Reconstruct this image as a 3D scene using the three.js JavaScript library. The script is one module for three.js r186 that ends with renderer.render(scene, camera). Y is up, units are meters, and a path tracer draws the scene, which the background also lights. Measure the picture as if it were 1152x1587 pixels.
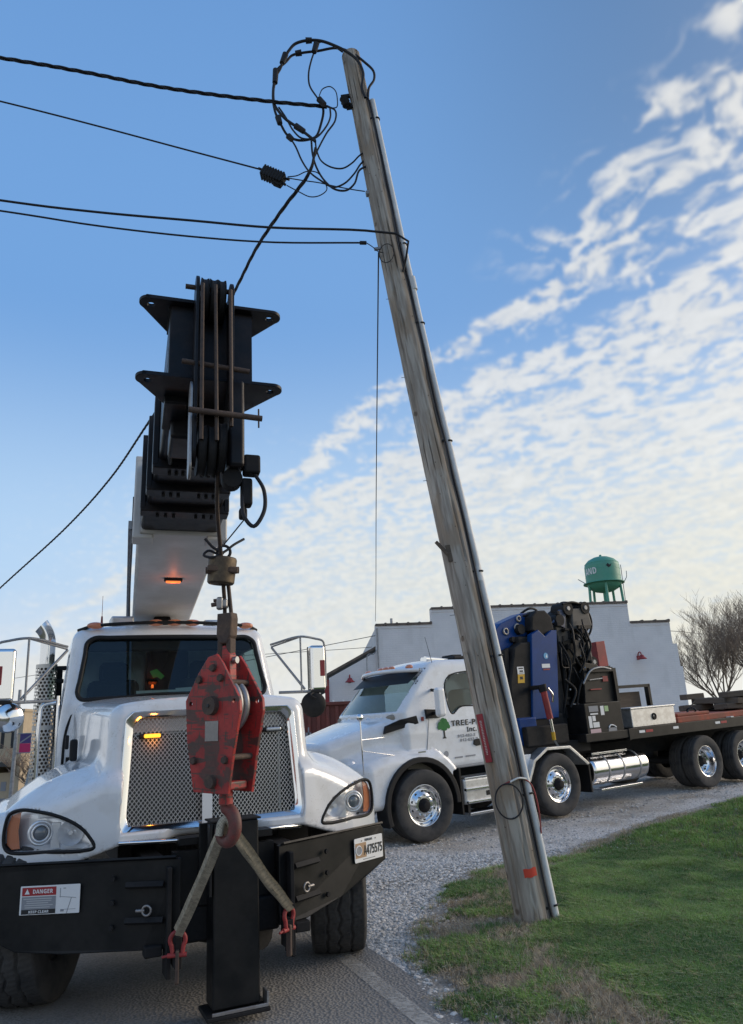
import * as THREE from 'three';
import { mergeGeometries } from 'three/addons/utils/BufferGeometryUtils.js';
import { RoundedBoxGeometry } from 'three/addons/geometries/RoundedBoxGeometry.js';
import { FontLoader } from 'three/addons/loaders/FontLoader.js';
import { TextGeometry } from 'three/addons/geometries/TextGeometry.js';

// ---------------------------------------------------------------- camera, sky, sun, exposure
const R = Math.PI / 180;
const scene = new THREE.Scene();
const camera = new THREE.PerspectiveCamera(69.4, 743 / 1024, 0.05, 1200);
camera.position.set(0, 1.6, 0);
camera.rotation.order = 'YXZ';
camera.rotation.set(16.4 * R, 0, -2.5 * R);
const renderer = new THREE.WebGLRenderer({ antialias: true });
renderer.toneMapping = THREE.LinearToneMapping;
renderer.toneMappingExposure = 1.22;
renderer.shadowMap.enabled = true;

const clamp = (x, a = 0, b = 1) => Math.min(b, Math.max(a, x));
const lerp = (a, b, t) => a + (b - a) * t;
const sst = (a, b, x) => { const t = clamp((x - a) / (b - a)); return t * t * (3 - 2 * t); };
function rng(s) { return () => { s = (s + 0x6D2B79F5) | 0; let t = Math.imul(s ^ (s >>> 15), 1 | s); t = (t + Math.imul(t ^ (t >>> 7), 61 | t)) ^ t; return ((t ^ (t >>> 14)) >>> 0) / 4294967296; }; }
function h2(x, y, s = 0) { let n = Math.imul(x | 0, 374761393) ^ Math.imul(y | 0, 668265263) ^ Math.imul(s | 0, 1274126177); n = Math.imul(n ^ (n >>> 13), 1274126177); n ^= n >>> 16; return (n >>> 0) / 4294967296; }
function vn(x, y, per = 0, s = 0) {                       // value noise, periodic when per > 0
  let xi = Math.floor(x), yi = Math.floor(y); const fx = x - xi, fy = y - yi;
  let xj = xi + 1, yj = yi + 1;
  if (per) { xi = ((xi % per) + per) % per; yi = ((yi % per) + per) % per; xj = ((xj % per) + per) % per; yj = ((yj % per) + per) % per; }
  const u = fx * fx * (3 - 2 * fx), v = fy * fy * (3 - 2 * fy);
  const a = h2(xi, yi, s), b = h2(xj, yi, s), c = h2(xi, yj, s), d = h2(xj, yj, s);
  return a + (b - a) * u + (c - a) * v + (a - b - c + d) * u * v;
}
function fbm(x, y, o = 5, per = 0, s = 0) { let a = 0.5, t = 0, n = 0; for (let i = 0; i < o; i++) { t += a * vn(x, y, per, s + i); n += a; a *= 0.5; x *= 2; y *= 2; per *= 2; } return t / n; }

const SUN = new THREE.Vector3(0.90, 0.34, -0.24).normalize();
{
  const W = 2048, H = 1024, data = new Float32Array(W * H * 4);
  const hor = [0.64, 0.66, 0.69], mid = [0.37, 0.54, 0.75], up = [0.140, 0.305, 0.60], zen = [0.085, 0.195, 0.43];
  for (let j = 0; j < H; j++) for (let i = 0; i < W; i++) {
    const lat = ((j + 0.5) / H - 0.5) * Math.PI, lon = ((i + 0.5) / W - 0.5) * 2 * Math.PI;
    const dx = Math.cos(lat) * Math.cos(lon), dy = Math.sin(lat), dz = Math.cos(lat) * Math.sin(lon);
    const e = Math.max(0, lat / R), k = (j * W + i) * 4;
    let c;
    if (e < 12) c = hor.map((v, q) => lerp(v, mid[q], sst(0, 12, e)));
    else if (e < 32) c = mid.map((v, q) => lerp(v, up[q], sst(12, 32, e)));
    else c = up.map((v, q) => lerp(v, zen[q], sst(32, 80, e)));
    const cs = dx * SUN.x + dy * SUN.y + dz * SUN.z;
    const az = (dx * SUN.x + dz * SUN.z) / (Math.hypot(dx, dz) * Math.hypot(SUN.x, SUN.z) + 1e-6);
    const warm = Math.pow(clamp(az * 0.5 + 0.5), 2.2) * Math.exp(-e / 13);
    c = c.map((v, q) => lerp(v, [0.86, 0.82, 0.68][q], 0.65 * warm));
    const glow = Math.pow(clamp(cs * 0.5 + 0.5), 20);
    c = c.map((v, q) => v + glow * [1.1, 0.95, 0.75][q]);
    if (az > 0.2) { const g = sst(0.2, 0.8, az) * sst(22, 44, e) * 0.36; c = c.map((v) => v * (1 - g)); }   // the deeper grey-blue above the cloud deck
    if (e > 0.3) {
      const yy = Math.max(dy, 0.03), u = dx / yy, v = -dz / yy;
      const a = u * 0.56 - v * 0.83, b = u * 0.83 + v * 0.56;              // along and across the cloud streets
      const wob = (fbm(a * 1.9 + 5, b * 1.9, 5, 0, 3) - 0.5) * 0.46;
      const s = b + wob, far = sst(22, 6, e);
      let cover = 0.85 * sst(0.94, 1.06, s) * (1 - sst(1.07, 1.13, s)) * sst(-1.1, -0.75, a)
        + 0.95 * sst(1.12, 1.19, s) * (1 - sst(1.22, 1.36, s)) + 1.03 * sst(1.30, 1.58, s) + 0.08 * sst(1.0, 1.5, s);
      cover = Math.max(cover, 0.66 * sst(0.93, 1.08, s) * sst(-1.15, -0.8, a));
      cover = Math.max(cover, 0.42 * sst(0.2, 1.3, b) * sst(2.1, 3.4, v), 0.95 * sst(0.7, 1.5, -b));   // thin veil low on the left; unseen cloud added behind the camera to brighten the fronts
      cover *= 0.95 + 0.85 * (fbm(a * 3.2 + 2, b * 5.2, 3, 0, 9) - 0.5);
      if (cover > 0.01) {
        const wa = (fbm(a * 7, b * 7, 3, 0, 21) - 0.5) * 0.13, wb = (fbm(a * 7, b * 7, 3, 0, 31) - 0.5) * 0.13;
        const cells = fbm((a + wa) * 17, (b + wb) * 25, 4, 0, 41), fine = fbm((a + wa) * 48, (b + wb) * 62, 3, 0, 51), wisp = fbm(a * 2.6, b * 5, 4, 0, 61);
        const d = cells * 0.72 + fine * 0.28;
        let al = sst(0.56 - 0.26 * cover, 0.82 - 0.26 * cover, d) * clamp(cover * 1.6) * 0.80;
        const veil = clamp(cover) * (0.05 + 0.40 * wisp) * sst(1.3, 3.0, s);
        al = clamp(al + veil * (1 - al));
        al = lerp(al, Math.max(al * 0.85, clamp(cover) * (0.30 + 0.55 * wisp)), far);
        al *= sst(0.3, 5, e);
        const wc = [0.65, 0.65, 0.63].map((q, n) => q * lerp(1, [1.09, 1.03, 0.86][n], clamp(az + 0.35) * far) + glow * [0.8, 0.65, 0.42][n]);
        c = c.map((q, n) => lerp(q, wc[n] * (0.78 + 0.42 * d), al));
      }
    }
    if (lat < 0) c = c.map((q) => q * lerp(1, 0.35, sst(0, -12, lat / R)));
    data[k] = c[0]; data[k + 1] = c[1]; data[k + 2] = c[2]; data[k + 3] = 1;
  }
  const sky = new THREE.DataTexture(data, W, H, THREE.RGBAFormat, THREE.FloatType);
  sky.mapping = THREE.EquirectangularReflectionMapping; sky.magFilter = sky.minFilter = THREE.LinearFilter;
  sky.wrapS = THREE.RepeatWrapping; sky.needsUpdate = true;
  scene.background = sky; scene.environment = sky;
}
const sun = new THREE.DirectionalLight(0xffecd6, 1.4);
sun.position.copy(SUN).multiplyScalar(60); sun.castShadow = true; sun.shadow.radius = 55; sun.shadow.mapSize.set(2048, 2048);
Object.assign(sun.shadow.camera, { left: -40, right: 40, top: 30, bottom: -30, near: 1, far: 200 });
scene.add(sun, sun.target);

// ---------------------------------------------------------------- helpers
const V = (x, y, z) => new THREE.Vector3(x, y, z);
const taken = {};
function numbered(n) { const k = taken[n] = (taken[n] ?? -1) + 1; return k ? `${n}_${String(k).padStart(3, '0')}` : n; }
function prep(g) {                                         // plain triangles with uv in metres, laid from the side each face looks to
  const keep = g.userData.keepUV; if (g.index) g = g.toNonIndexed();
  for (const a of Object.keys(g.attributes)) if (!['position', 'normal', 'uv', 'color'].includes(a)) g.deleteAttribute(a);
  if (!g.attributes.normal) g.computeVertexNormals();
  if (!keep) {
    const p = g.attributes.position, uv = new Float32Array(p.count * 2), A = V(0, 0, 0), B = V(0, 0, 0), Cc = V(0, 0, 0);
    for (let i = 0; i < p.count; i += 3) {
      A.fromBufferAttribute(p, i); B.fromBufferAttribute(p, i + 1); Cc.fromBufferAttribute(p, i + 2);
      const n = B.clone().sub(A).cross(Cc.clone().sub(A)), ax = Math.abs(n.x), ay = Math.abs(n.y), az = Math.abs(n.z);
      for (let q = 0; q < 3; q++) {
        const x = p.getX(i + q), y = p.getY(i + q), z = p.getZ(i + q), o = (i + q) * 2;
        if (ay >= ax && ay >= az) { uv[o] = x; uv[o + 1] = z; } else if (ax >= az) { uv[o] = z; uv[o + 1] = y; } else { uv[o] = x; uv[o + 1] = y; }
      }
    }
    g.setAttribute('uv', new THREE.BufferAttribute(uv, 2));
  }
  return g;
}
function P(name, geoms, mat, parent, label) {              // one named mesh from one or more geometries
  const list = (Array.isArray(geoms) ? geoms : [geoms]).map(prep);
  const g = list.length > 1 ? mergeGeometries(list) : list[0];
  const m = new THREE.Mesh(g, mat); m.castShadow = m.receiveShadow = true;
  m.name = parent ? name : numbered(name); (parent ?? scene).add(m);
  if (label) m.userData.label = label;
  return m;
}
const PS = (name, geoms, mat, parent) => geoms.map((g) => P(name, g, mat, parent));   // alike pieces, each a mesh of its own
function thing(name, label, category, pos = [0, 0, 0], group) {
  const o = new THREE.Group(); o.name = numbered(name); o.position.set(...pos); scene.add(o);
  o.userData = { label, category }; if (group) o.userData.group = group; return o;
}
function tag(o, label, category, group) { o.userData.label = label; o.userData.category = category; if (group) o.userData.group = group; return o; }
function struct(name, g, mat) { const m = P(name, g, mat); m.userData.kind = 'structure'; return m; }
const at = (g, x, y, z) => g.translate(x, y, z);
function box(w, h, d, x = 0, y = 0, z = 0, r = 0) { const g = r ? new RoundedBoxGeometry(w, h, d, 2, Math.min(r, w / 2.01, h / 2.01, d / 2.01)) : new THREE.BoxGeometry(w, h, d); return at(g, x, y, z); }
const bx = (x0, x1, y0, y1, z0, z1, r = 0) => box(Math.abs(x1 - x0), Math.abs(y1 - y0), Math.abs(z1 - z0), (x0 + x1) / 2, (y0 + y1) / 2, (z0 + z1) / 2, r);
function orient(g, a, b) { const d = b.clone().sub(a); g.applyQuaternion(new THREE.Quaternion().setFromUnitVectors(V(0, 1, 0), d.clone().normalize())); return at(g, (a.x + b.x) / 2, (a.y + b.y) / 2, (a.z + b.z) / 2); }
function rod(a, b, r, r2 = r, seg = 12) { a = V(...a); b = V(...b); return orient(new THREE.CylinderGeometry(r2, r, a.distanceTo(b), seg), a, b); }
function bar(a, b, w, d) { a = V(...a); b = V(...b); return orient(new THREE.BoxGeometry(w, a.distanceTo(b), d), a, b); }
function tube(pts, r, seg = 0, rs = 8, closed = false) { const c = new THREE.CatmullRomCurve3(pts.map((p) => V(...p)), closed, 'centripetal'); return new THREE.TubeGeometry(c, seg || pts.length * 8, r, rs, closed); }
function extr(pts, depth, bevel = 0, holes = []) {         // outline in x,y, thickness along +z
  const s = pts instanceof THREE.Shape ? pts : new THREE.Shape(pts.map((p) => new THREE.Vector2(...p)));
  for (const h of holes) s.holes.push(h);
  return new THREE.ExtrudeGeometry(s, { depth: depth - 2 * bevel, bevelEnabled: bevel > 0, bevelThickness: bevel, bevelSize: bevel, bevelOffset: -bevel, bevelSegments: 2, curveSegments: 10 }).translate(0, 0, bevel);
}
function side(pts, x0, x1, bevel = 0.006, holes = []) {    // outline given as [z, y], thickness from x0 to x1
  const g = extr(pts.map(([z, y]) => [-z, y]), Math.abs(x1 - x0), bevel, holes);
  g.rotateY(Math.PI / 2); return at(g, Math.min(x0, x1), 0, 0);
}
const circ = (x, y, r) => { const p = new THREE.Path(); p.absarc(x, y, r, 0, Math.PI * 2, true); return p; };
function rrect(w, h, r, x = 0, y = 0, C = THREE.Shape) { const s = new C(), a = x - w / 2, b = y - h / 2; s.moveTo(a + r, b); s.lineTo(a + w - r, b); s.quadraticCurveTo(a + w, b, a + w, b + r); s.lineTo(a + w, b + h - r); s.quadraticCurveTo(a + w, b + h, a + w - r, b + h); s.lineTo(a + r, b + h); s.quadraticCurveTo(a, b + h, a, b + h - r); s.lineTo(a, b + r); s.quadraticCurveTo(a, b, a + r, b); return s; }
const lathe = (pts, seg = 32) => new THREE.LatheGeometry(pts.map((p) => new THREE.Vector2(...p)), seg);
const font = await new FontLoader().loadAsync('fonts/droid/droid_sans_bold.typeface.json');
const serif = await new FontLoader().loadAsync('fonts/droid/droid_serif_bold.typeface.json');
function text(s, size, width, depth = 0.0015, f = font) {  // raised print, centred, facing +z, squeezed to a width
  const g = new TextGeometry(s, { font: f, size, depth, curveSegments: 3, bevelEnabled: false }); g.computeBoundingBox();
  const b = g.boundingBox, w = b.max.x - b.min.x; g.translate(-(b.min.x + b.max.x) / 2, -(b.min.y + b.max.y) / 2, 0);
  if (width) g.scale(width / w, 1, 1); return g;
}
// solids given as distance fields, meshed on a grid and pulled onto the exact surface
function rint(r, ...d) { let m = -1e9, q = 0; for (const v of d) { const u = v + r; if (u > m) m = u; if (u > 0) q += u * u; } return Math.min(m, 0) + Math.sqrt(q) - r; }
function smin(a, b, k) { const h = clamp(0.5 + 0.5 * (b - a) / k); return lerp(b, a, h) - k * h * (1 - h); }
function polyD(pts, x, y) {
  let d = 1e9, s = 1;
  for (let i = 0, j = pts.length - 1; i < pts.length; j = i++) {
    const [ix, iy] = pts[i], [jx, jy] = pts[j], ex = jx - ix, ey = jy - iy, wx = x - ix, wy = y - iy, t = clamp((wx * ex + wy * ey) / (ex * ex + ey * ey));
    d = Math.min(d, (wx - ex * t) ** 2 + (wy - ey * t) ** 2);
    const c1 = y >= iy, c2 = y < jy, c3 = ex * wy > ey * wx; if ((c1 && c2 && c3) || (!c1 && !c2 && !c3)) s = -s;
  }
  return s * Math.sqrt(d);
}
function sdf(f, mn, mx, cell) {
  const n = [0, 1, 2].map((i) => Math.ceil((mx[i] - mn[i]) / cell) + 1), [nx, ny, nz] = n, val = new Float32Array(nx * ny * nz), id = new Int32Array(nx * ny * nz).fill(-1);
  const I = (i, j, k) => (k * ny + j) * nx + i;
  for (let k = 0; k < nz; k++) for (let j = 0; j < ny; j++) for (let i = 0; i < nx; i++) val[I(i, j, k)] = f(mn[0] + i * cell, mn[1] + j * cell, mn[2] + k * cell);
  const pos = [], nor = [], idx = [], E = [[0, 1], [0, 2], [0, 4], [1, 3], [1, 5], [2, 3], [2, 6], [3, 7], [4, 5], [4, 6], [5, 7], [6, 7]];
  for (let k = 0; k < nz - 1; k++) for (let j = 0; j < ny - 1; j++) for (let i = 0; i < nx - 1; i++) {
    const c = []; let neg = 0; for (let q = 0; q < 8; q++) { const v = val[I(i + (q & 1), j + ((q >> 1) & 1), k + (q >> 2))]; c.push(v); if (v < 0) neg++; }
    if (!neg || neg === 8) continue;
    let x = 0, y = 0, z = 0, m = 0;
    for (const [a, b] of E) if ((c[a] < 0) !== (c[b] < 0)) { const t = c[a] / (c[a] - c[b]); x += lerp(a & 1, b & 1, t); y += lerp((a >> 1) & 1, (b >> 1) & 1, t); z += lerp(a >> 2, b >> 2, t); m++; }
    x = mn[0] + (i + x / m) * cell; y = mn[1] + (j + y / m) * cell; z = mn[2] + (k + z / m) * cell;
    let gx, gy, gz; const e = cell * 0.12, x0 = x, y0 = y, z0 = z;
    for (let it = 0; it < 3; it++) {
      gx = f(x + e, y, z) - f(x - e, y, z); gy = f(x, y + e, z) - f(x, y - e, z); gz = f(x, y, z + e) - f(x, y, z - e);
      const l = Math.hypot(gx, gy, gz) || 1; gx /= l; gy /= l; gz /= l;
      if (it < 2) { const d = clamp(f(x, y, z), -cell * 0.4, cell * 0.4) * 0.9; x = clamp(x - gx * d, x0 - cell * 0.7, x0 + cell * 0.7); y = clamp(y - gy * d, y0 - cell * 0.7, y0 + cell * 0.7); z = clamp(z - gz * d, z0 - cell * 0.7, z0 + cell * 0.7); }
    }
    id[I(i, j, k)] = pos.length / 3; pos.push(x, y, z); nor.push(gx, gy, gz);
  }
  const quad = (a, b, c, d, flip) => { if (a < 0 || b < 0 || c < 0 || d < 0) return; if (flip) idx.push(a, c, b, a, d, c); else idx.push(a, b, c, a, c, d); };
  for (let k = 1; k < nz - 1; k++) for (let j = 1; j < ny - 1; j++) for (let i = 1; i < nx - 1; i++) {
    const s = val[I(i, j, k)] < 0;
    if (s !== (val[I(i + 1, j, k)] < 0)) quad(id[I(i, j - 1, k - 1)], id[I(i, j, k - 1)], id[I(i, j, k)], id[I(i, j - 1, k)], !s);
    if (s !== (val[I(i, j + 1, k)] < 0)) quad(id[I(i - 1, j, k - 1)], id[I(i - 1, j, k)], id[I(i, j, k)], id[I(i, j, k - 1)], !s);
    if (s !== (val[I(i, j, k + 1)] < 0)) quad(id[I(i - 1, j - 1, k)], id[I(i, j - 1, k)], id[I(i, j, k)], id[I(i - 1, j, k)], !s);
  }
  const g = new THREE.BufferGeometry(); g.setAttribute('position', new THREE.Float32BufferAttribute(pos, 3)); g.setAttribute('normal', new THREE.Float32BufferAttribute(nor, 3)); g.setIndex(idx);
  return g;
}
function grid(nu, nv, f) {                                  // a sheet of nu x nv cells, f(u, v) -> [x, y, z]
  const pos = [], idx = [], uv = []; for (let j = 0; j <= nv; j++) for (let i = 0; i <= nu; i++) { pos.push(...f(i / nu, j / nv)); uv.push(i / nu, j / nv); }
  for (let j = 0; j < nv; j++) for (let i = 0; i < nu; i++) { const a = j * (nu + 1) + i, b = a + 1, c = a + nu + 1; idx.push(a, b, c, b, c + 1, c); }
  const g = new THREE.BufferGeometry(); g.setAttribute('position', new THREE.Float32BufferAttribute(pos, 3)); g.setAttribute('uv', new THREE.Float32BufferAttribute(uv, 2)); g.setIndex(idx); g.computeVertexNormals(); return g;
}

// ---------------------------------------------------------------- materials
function tex(n, metres, fn, srgb = false) {                 // a tile; fn(u, v) -> [r, g, b] in 0..1 (linear values for colour maps)
  const d = new Uint8Array(n * n * 4), q = (v) => Math.round(255 * clamp(srgb ? (v <= 0.0031308 ? v * 12.92 : 1.055 * Math.pow(Math.max(v, 0), 1 / 2.4) - 0.055) : v));
  for (let j = 0; j < n; j++) for (let i = 0; i < n; i++) { const c = fn(i / n, j / n), k = (j * n + i) * 4; d[k] = q(c[0]); d[k + 1] = q(c[1] ?? c[0]); d[k + 2] = q(c[2] ?? c[0]); d[k + 3] = 255; }
  const t = new THREE.DataTexture(d, n, n); t.wrapS = t.wrapT = THREE.RepeatWrapping; t.magFilter = THREE.LinearFilter; t.minFilter = THREE.LinearFilter;
  const m = Array.isArray(metres) ? metres : [metres, metres]; t.repeat.set(1 / m[0], 1 / m[1]); if (srgb) t.colorSpace = THREE.SRGBColorSpace; t.needsUpdate = true; return t;
}
const memo = (f, n) => { const c = new Array(n * n); return (u, v) => { const k = Math.round(v * n) * n + Math.round(u * n); return c[k] ?? (c[k] = f(u, v)); }; };
function worley(u, v, n, s) { const x = u * n, y = v * n, xi = Math.floor(x), yi = Math.floor(y); let d1 = 9, d2 = 9, idd = 0; for (let j = -1; j < 2; j++) for (let i = -1; i < 2; i++) { const cx = xi + i, cy = yi + j, mx = ((cx % n) + n) % n, my = ((cy % n) + n) % n, px = cx + h2(mx, my, s), py = cy + h2(mx, my, s + 1), d = Math.hypot(px - x, py - y); if (d < d1) { d2 = d1; d1 = d; idd = h2(mx, my, s + 2); } else if (d < d2) d2 = d; } return [d1, d2, idd]; }
const mul = (c, k) => [c[0] * k, c[1] * k, c[2] * k];
const mix3 = (a, b, t) => [lerp(a[0], b[0], t), lerp(a[1], b[1], t), lerp(a[2], b[2], t)];
const std = (o) => new THREE.MeshStandardMaterial(o), phy = (o) => new THREE.MeshPhysicalMaterial(o);
const lin = (r, g, b) => new THREE.Color().setRGB(r, g, b);
function mottled(n, m, base, alt, amt, s, fine = 0.12) { return tex(n, m, (u, v) => { const a = fbm(u * 5, v * 5, 5, 5, s), b = fbm(u * 40, v * 40, 2, 40, s + 7); return mul(mix3(base, alt, sst(0.5 - amt, 0.62, a) * amt * 2), 1 - fine / 2 + fine * b); }, true); }
const rough = (m, a, b, s) => tex(256, m, (u, v) => { const t = lerp(a, b, fbm(u * 6, v * 6, 5, 6, s)); return [t, t, t]; });
const M = {};
M.paint = phy({ map: tex(512, 1.2, (u, v) => { const a = fbm(u * 5, v * 5, 6, 5, 11), sp = sst(0.74, 0.80, fbm(u * 120, v * 120, 2, 120, 13)) * sst(0.45, 0.65, a), film = sst(0.48, 0.72, fbm(u * 9, v * 9, 6, 9, 15)); return mix3(mix3([0.81, 0.815, 0.82], [0.67, 0.655, 0.625], film * 0.4), [0.42, 0.39, 0.34], sp * 0.28); }, true), roughness: 0.32, roughnessMap: rough(0.9, 0.5, 1, 12), clearcoat: 0.7, clearcoatRoughness: 0.04 });
M.boomWhite = std({ map: mottled(512, 1.1, [0.66, 0.64, 0.61], [0.50, 0.47, 0.43], 0.3, 17, 0.08), roughness: 0.5 });
M.black = phy({ specularIntensity: 0.45, map: mottled(512, 0.8, [0.007, 0.008, 0.009], [0.022, 0.021, 0.020], 0.3, 21, 0.3), roughness: 0.55, roughnessMap: rough(0.5, 0.6, 1, 22) });
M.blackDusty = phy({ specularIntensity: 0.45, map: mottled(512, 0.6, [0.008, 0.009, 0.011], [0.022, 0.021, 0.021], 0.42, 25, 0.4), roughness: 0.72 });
M.boomBlack = phy({ specularIntensity: 0.45, map: mottled(512, 0.5, [0.008, 0.009, 0.012], [0.026, 0.019, 0.017], 0.3, 27, 0.3), roughness: 0.5, roughnessMap: rough(0.4, 0.6, 1, 28) });
M.steel = std({ map: mottled(256, 0.4, [0.40, 0.41, 0.42], [0.22, 0.19, 0.17], 0.3, 31, 0.2), metalness: 0.75, roughness: 0.45 });
M.rope = std({ map: mottled(256, 0.1, [0.045, 0.036, 0.032], [0.085, 0.055, 0.04], 0.4, 33, 0.5), metalness: 0.4, roughness: 0.6 });
M.rust = std({ map: mottled(256, 0.25, [0.13, 0.085, 0.06], [0.07, 0.05, 0.042], 0.4, 35, 0.4), metalness: 0.2, roughness: 0.75 });
M.brass = std({ map: mottled(256, 0.25, [0.20, 0.15, 0.09], [0.08, 0.06, 0.045], 0.4, 37, 0.4), metalness: 0.5, roughness: 0.6 });
M.chrome = std({ color: lin(0.86, 0.86, 0.86), metalness: 1, roughness: 0.1 });
M.lampSilver = std({ color: lin(0.80, 0.81, 0.83), metalness: 0.55, roughness: 0.3 });
M.alloy = std({ color: lin(0.80, 0.80, 0.81), metalness: 1, roughness: 0.22, roughnessMap: rough(0.3, 0.55, 1, 39) });
M.meshSteel = std({ color: lin(0.52, 0.51, 0.49), metalness: 0.85, roughness: 0.38 });
M.plateAlu = std({ map: mottled(256, 0.3, [0.62, 0.63, 0.64], [0.42, 0.41, 0.40], 0.25, 41, 0.15), metalness: 0.85, roughness: 0.42 });
M.rubber = std({ map: mottled(512, 0.5, [0.020, 0.021, 0.023], [0.065, 0.061, 0.057], 0.40, 43, 0.25), roughness: 0.85 });
M.trim = phy({ specularIntensity: 0.6, color: lin(0.012, 0.012, 0.013), roughness: 0.6 });
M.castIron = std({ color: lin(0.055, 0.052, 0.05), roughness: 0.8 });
M.glass = phy({ color: lin(0.42, 0.52, 0.53), transmission: 1, thickness: 0, roughness: 0.02, ior: 1.5 });
M.glassClear = phy({ color: lin(0.74, 0.86, 0.84), transmission: 1, thickness: 0, roughness: 0.02, ior: 1.5 });
M.lens = phy({ color: lin(0.96, 0.97, 0.98), transmission: 1, thickness: 0, roughness: 0.03, ior: 1.5 });
M.amber = std({ color: lin(0.62, 0.16, 0.06), roughness: 0.3 });
M.amberLens = phy({ color: lin(0.62, 0.21, 0.10), roughness: 0.25, clearcoat: 0.8, clearcoatRoughness: 0.1 });
M.glow = std({ color: lin(0.9, 0.35, 0.05), emissive: lin(1.0, 0.42, 0.03), emissiveIntensity: 1.5, roughness: 0.4 });
M.glowRed = std({ color: lin(0.8, 0.25, 0.06), emissive: lin(1.0, 0.22, 0.05), emissiveIntensity: 0.9, roughness: 0.4 });
M.interior = std({ color: lin(0.035, 0.037, 0.04), roughness: 0.85 });
M.beige = std({ color: lin(0.30, 0.27, 0.22), roughness: 0.85 });
M.white = std({ color: lin(0.78, 0.78, 0.77), roughness: 0.55 });
M.ink = std({ color: lin(0.015, 0.015, 0.016), roughness: 0.6 });
M.inkRed = std({ color: lin(0.36, 0.025, 0.03), roughness: 0.6 });
M.inkGrey = std({ color: lin(0.26, 0.27, 0.29), roughness: 0.6 });
M.green = std({ color: lin(0.06, 0.36, 0.05), roughness: 0.7 });
M.treeGreen = std({ color: lin(0.012, 0.16, 0.03), roughness: 0.6 });
M.tan = std({ color: lin(0.42, 0.27, 0.16), roughness: 0.6 });
M.yellow = std({ color: lin(0.62, 0.36, 0.02), roughness: 0.6 });
M.orangeTape = std({ color: lin(0.62, 0.055, 0.025), roughness: 0.55 });
M.redBlock = std({ roughness: 0.5, map: tex(512, 0.75, (u, v) => {
  const a = fbm(u * 6, v * 6, 6, 6, 51), st = fbm(u * 5, v * 26, 5, 26, 53), f = fbm(u * 60, v * 60, 2, 60, 55);
  const sc = sst(0.68, 0.70, fbm(u * 70, v * 9, 3, 9, 56)) + sst(0.68, 0.70, fbm(u * 8, v * 90, 3, 8, 58));
  let c = mix3([0.40, 0.030, 0.026], [0.26, 0.020, 0.020], sst(0.4, 0.7, a));
  c = mix3(c, [0.075, 0.042, 0.034], clamp(sst(0.58, 0.66, st) * 0.9 + sst(0.62, 0.66, a) * 0.85 + sc * 0.8)); return mul(c, 0.85 + 0.3 * f);
}, true) });
M.redPlain = std({ map: mottled(256, 0.5, [0.34, 0.035, 0.035], [0.18, 0.03, 0.03], 0.3, 57, 0.2), roughness: 0.6 });
M.redDeck = std({ map: mottled(512, 0.9, [0.42, 0.075, 0.035], [0.19, 0.07, 0.045], 0.4, 59, 0.3), roughness: 0.75 });
M.blue = phy({ specularIntensity: 0.45, map: mottled(512, 0.8, [0.003, 0.048, 0.21], [0.006, 0.042, 0.15], 0.25, 61, 0.15), roughness: 0.4 });
M.sling = std({ roughness: 0.95, map: tex(256, 0.12, (u, v) => { const t = 0.78 + 0.22 * Math.sin(u * 60) * Math.sin(v * 60), a = fbm(u * 6, v * 6, 5, 6, 63); return mul(mix3([0.56, 0.50, 0.38], [0.36, 0.33, 0.26], sst(0.35, 0.7, a)), t); }, true) });
M.cable = std({ color: lin(0.014, 0.014, 0.018), roughness: 0.7 });
M.wire = std({ color: lin(0.10, 0.10, 0.11), roughness: 0.6, metalness: 0.3 });
M.pvc = std({ map: mottled(256, 0.6, [0.74, 0.745, 0.73], [0.56, 0.57, 0.56], 0.3, 65, 0.1), roughness: 0.55 });
M.galv = std({ map: mottled(256, 0.4, [0.36, 0.37, 0.38], [0.24, 0.24, 0.24], 0.3, 67, 0.2), metalness: 0.5, roughness: 0.55 });
{ // weathered pole wood: u runs round, v along
  const knots = [...Array(9)].map((_, i) => [h2(i, 1, 7), h2(i, 2, 7), 0.012 + 0.016 * h2(i, 3, 7)]);
  const f = (u, v) => {
    let kd = 9, pull = 0; for (const [ku, kv, kr] of knots) { let du = Math.abs(u - ku), dv = Math.abs(v - kv); du = Math.min(du, 1 - du); dv = Math.min(dv, 1 - dv); const d = Math.hypot(du * 0.8, dv * 2.2) / kr / 2; kd = Math.min(kd, d); pull += Math.exp(-d * d) * (u > ku ? 0.02 : -0.02); }
    const uu = u + pull, g = 0.5 * fbm(uu * 60, v * 12, 4, 60 * 0 + 12, 71) + 0.5 * fbm(uu * 24, v * 6, 4, 6, 72), l = fbm(u * 8, v * 8, 5, 8, 73), crack = sst(0.60, 0.68, fbm(uu * 36, v * 3, 4, 3, 75)) * sst(0.42, 0.6, fbm(u * 6, v * 6, 3, 6, 79)); return [g, l, crack, 1 - sst(0.4, 1.0, kd)]; };
  const fw = memo(f, 1024), map = tex(1024, [1, 2.2], (u, v) => { const [g, l, c, n] = fw(u, v); let k = mix3([0.27, 0.235, 0.20], [0.47, 0.43, 0.375], sst(0.28, 0.72, g)); k = mix3(k, [0.31, 0.235, 0.165], sst(0.45, 0.68, l) * 0.6); k = mix3(k, [0.13, 0.095, 0.07], n * 0.75); return mul(k, 1 - 0.62 * c); }, true);
  const bump = tex(1024, [1, 2.2], (u, v) => { const [g, l, c] = fw(u, v); const b = 0.35 + 0.5 * g - 0.6 * c; return [b, b, b]; });
  M.wood = phy({ specularIntensity: 0.25, map, bumpMap: bump, bumpScale: 0.010, roughness: 1 });
}
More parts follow.
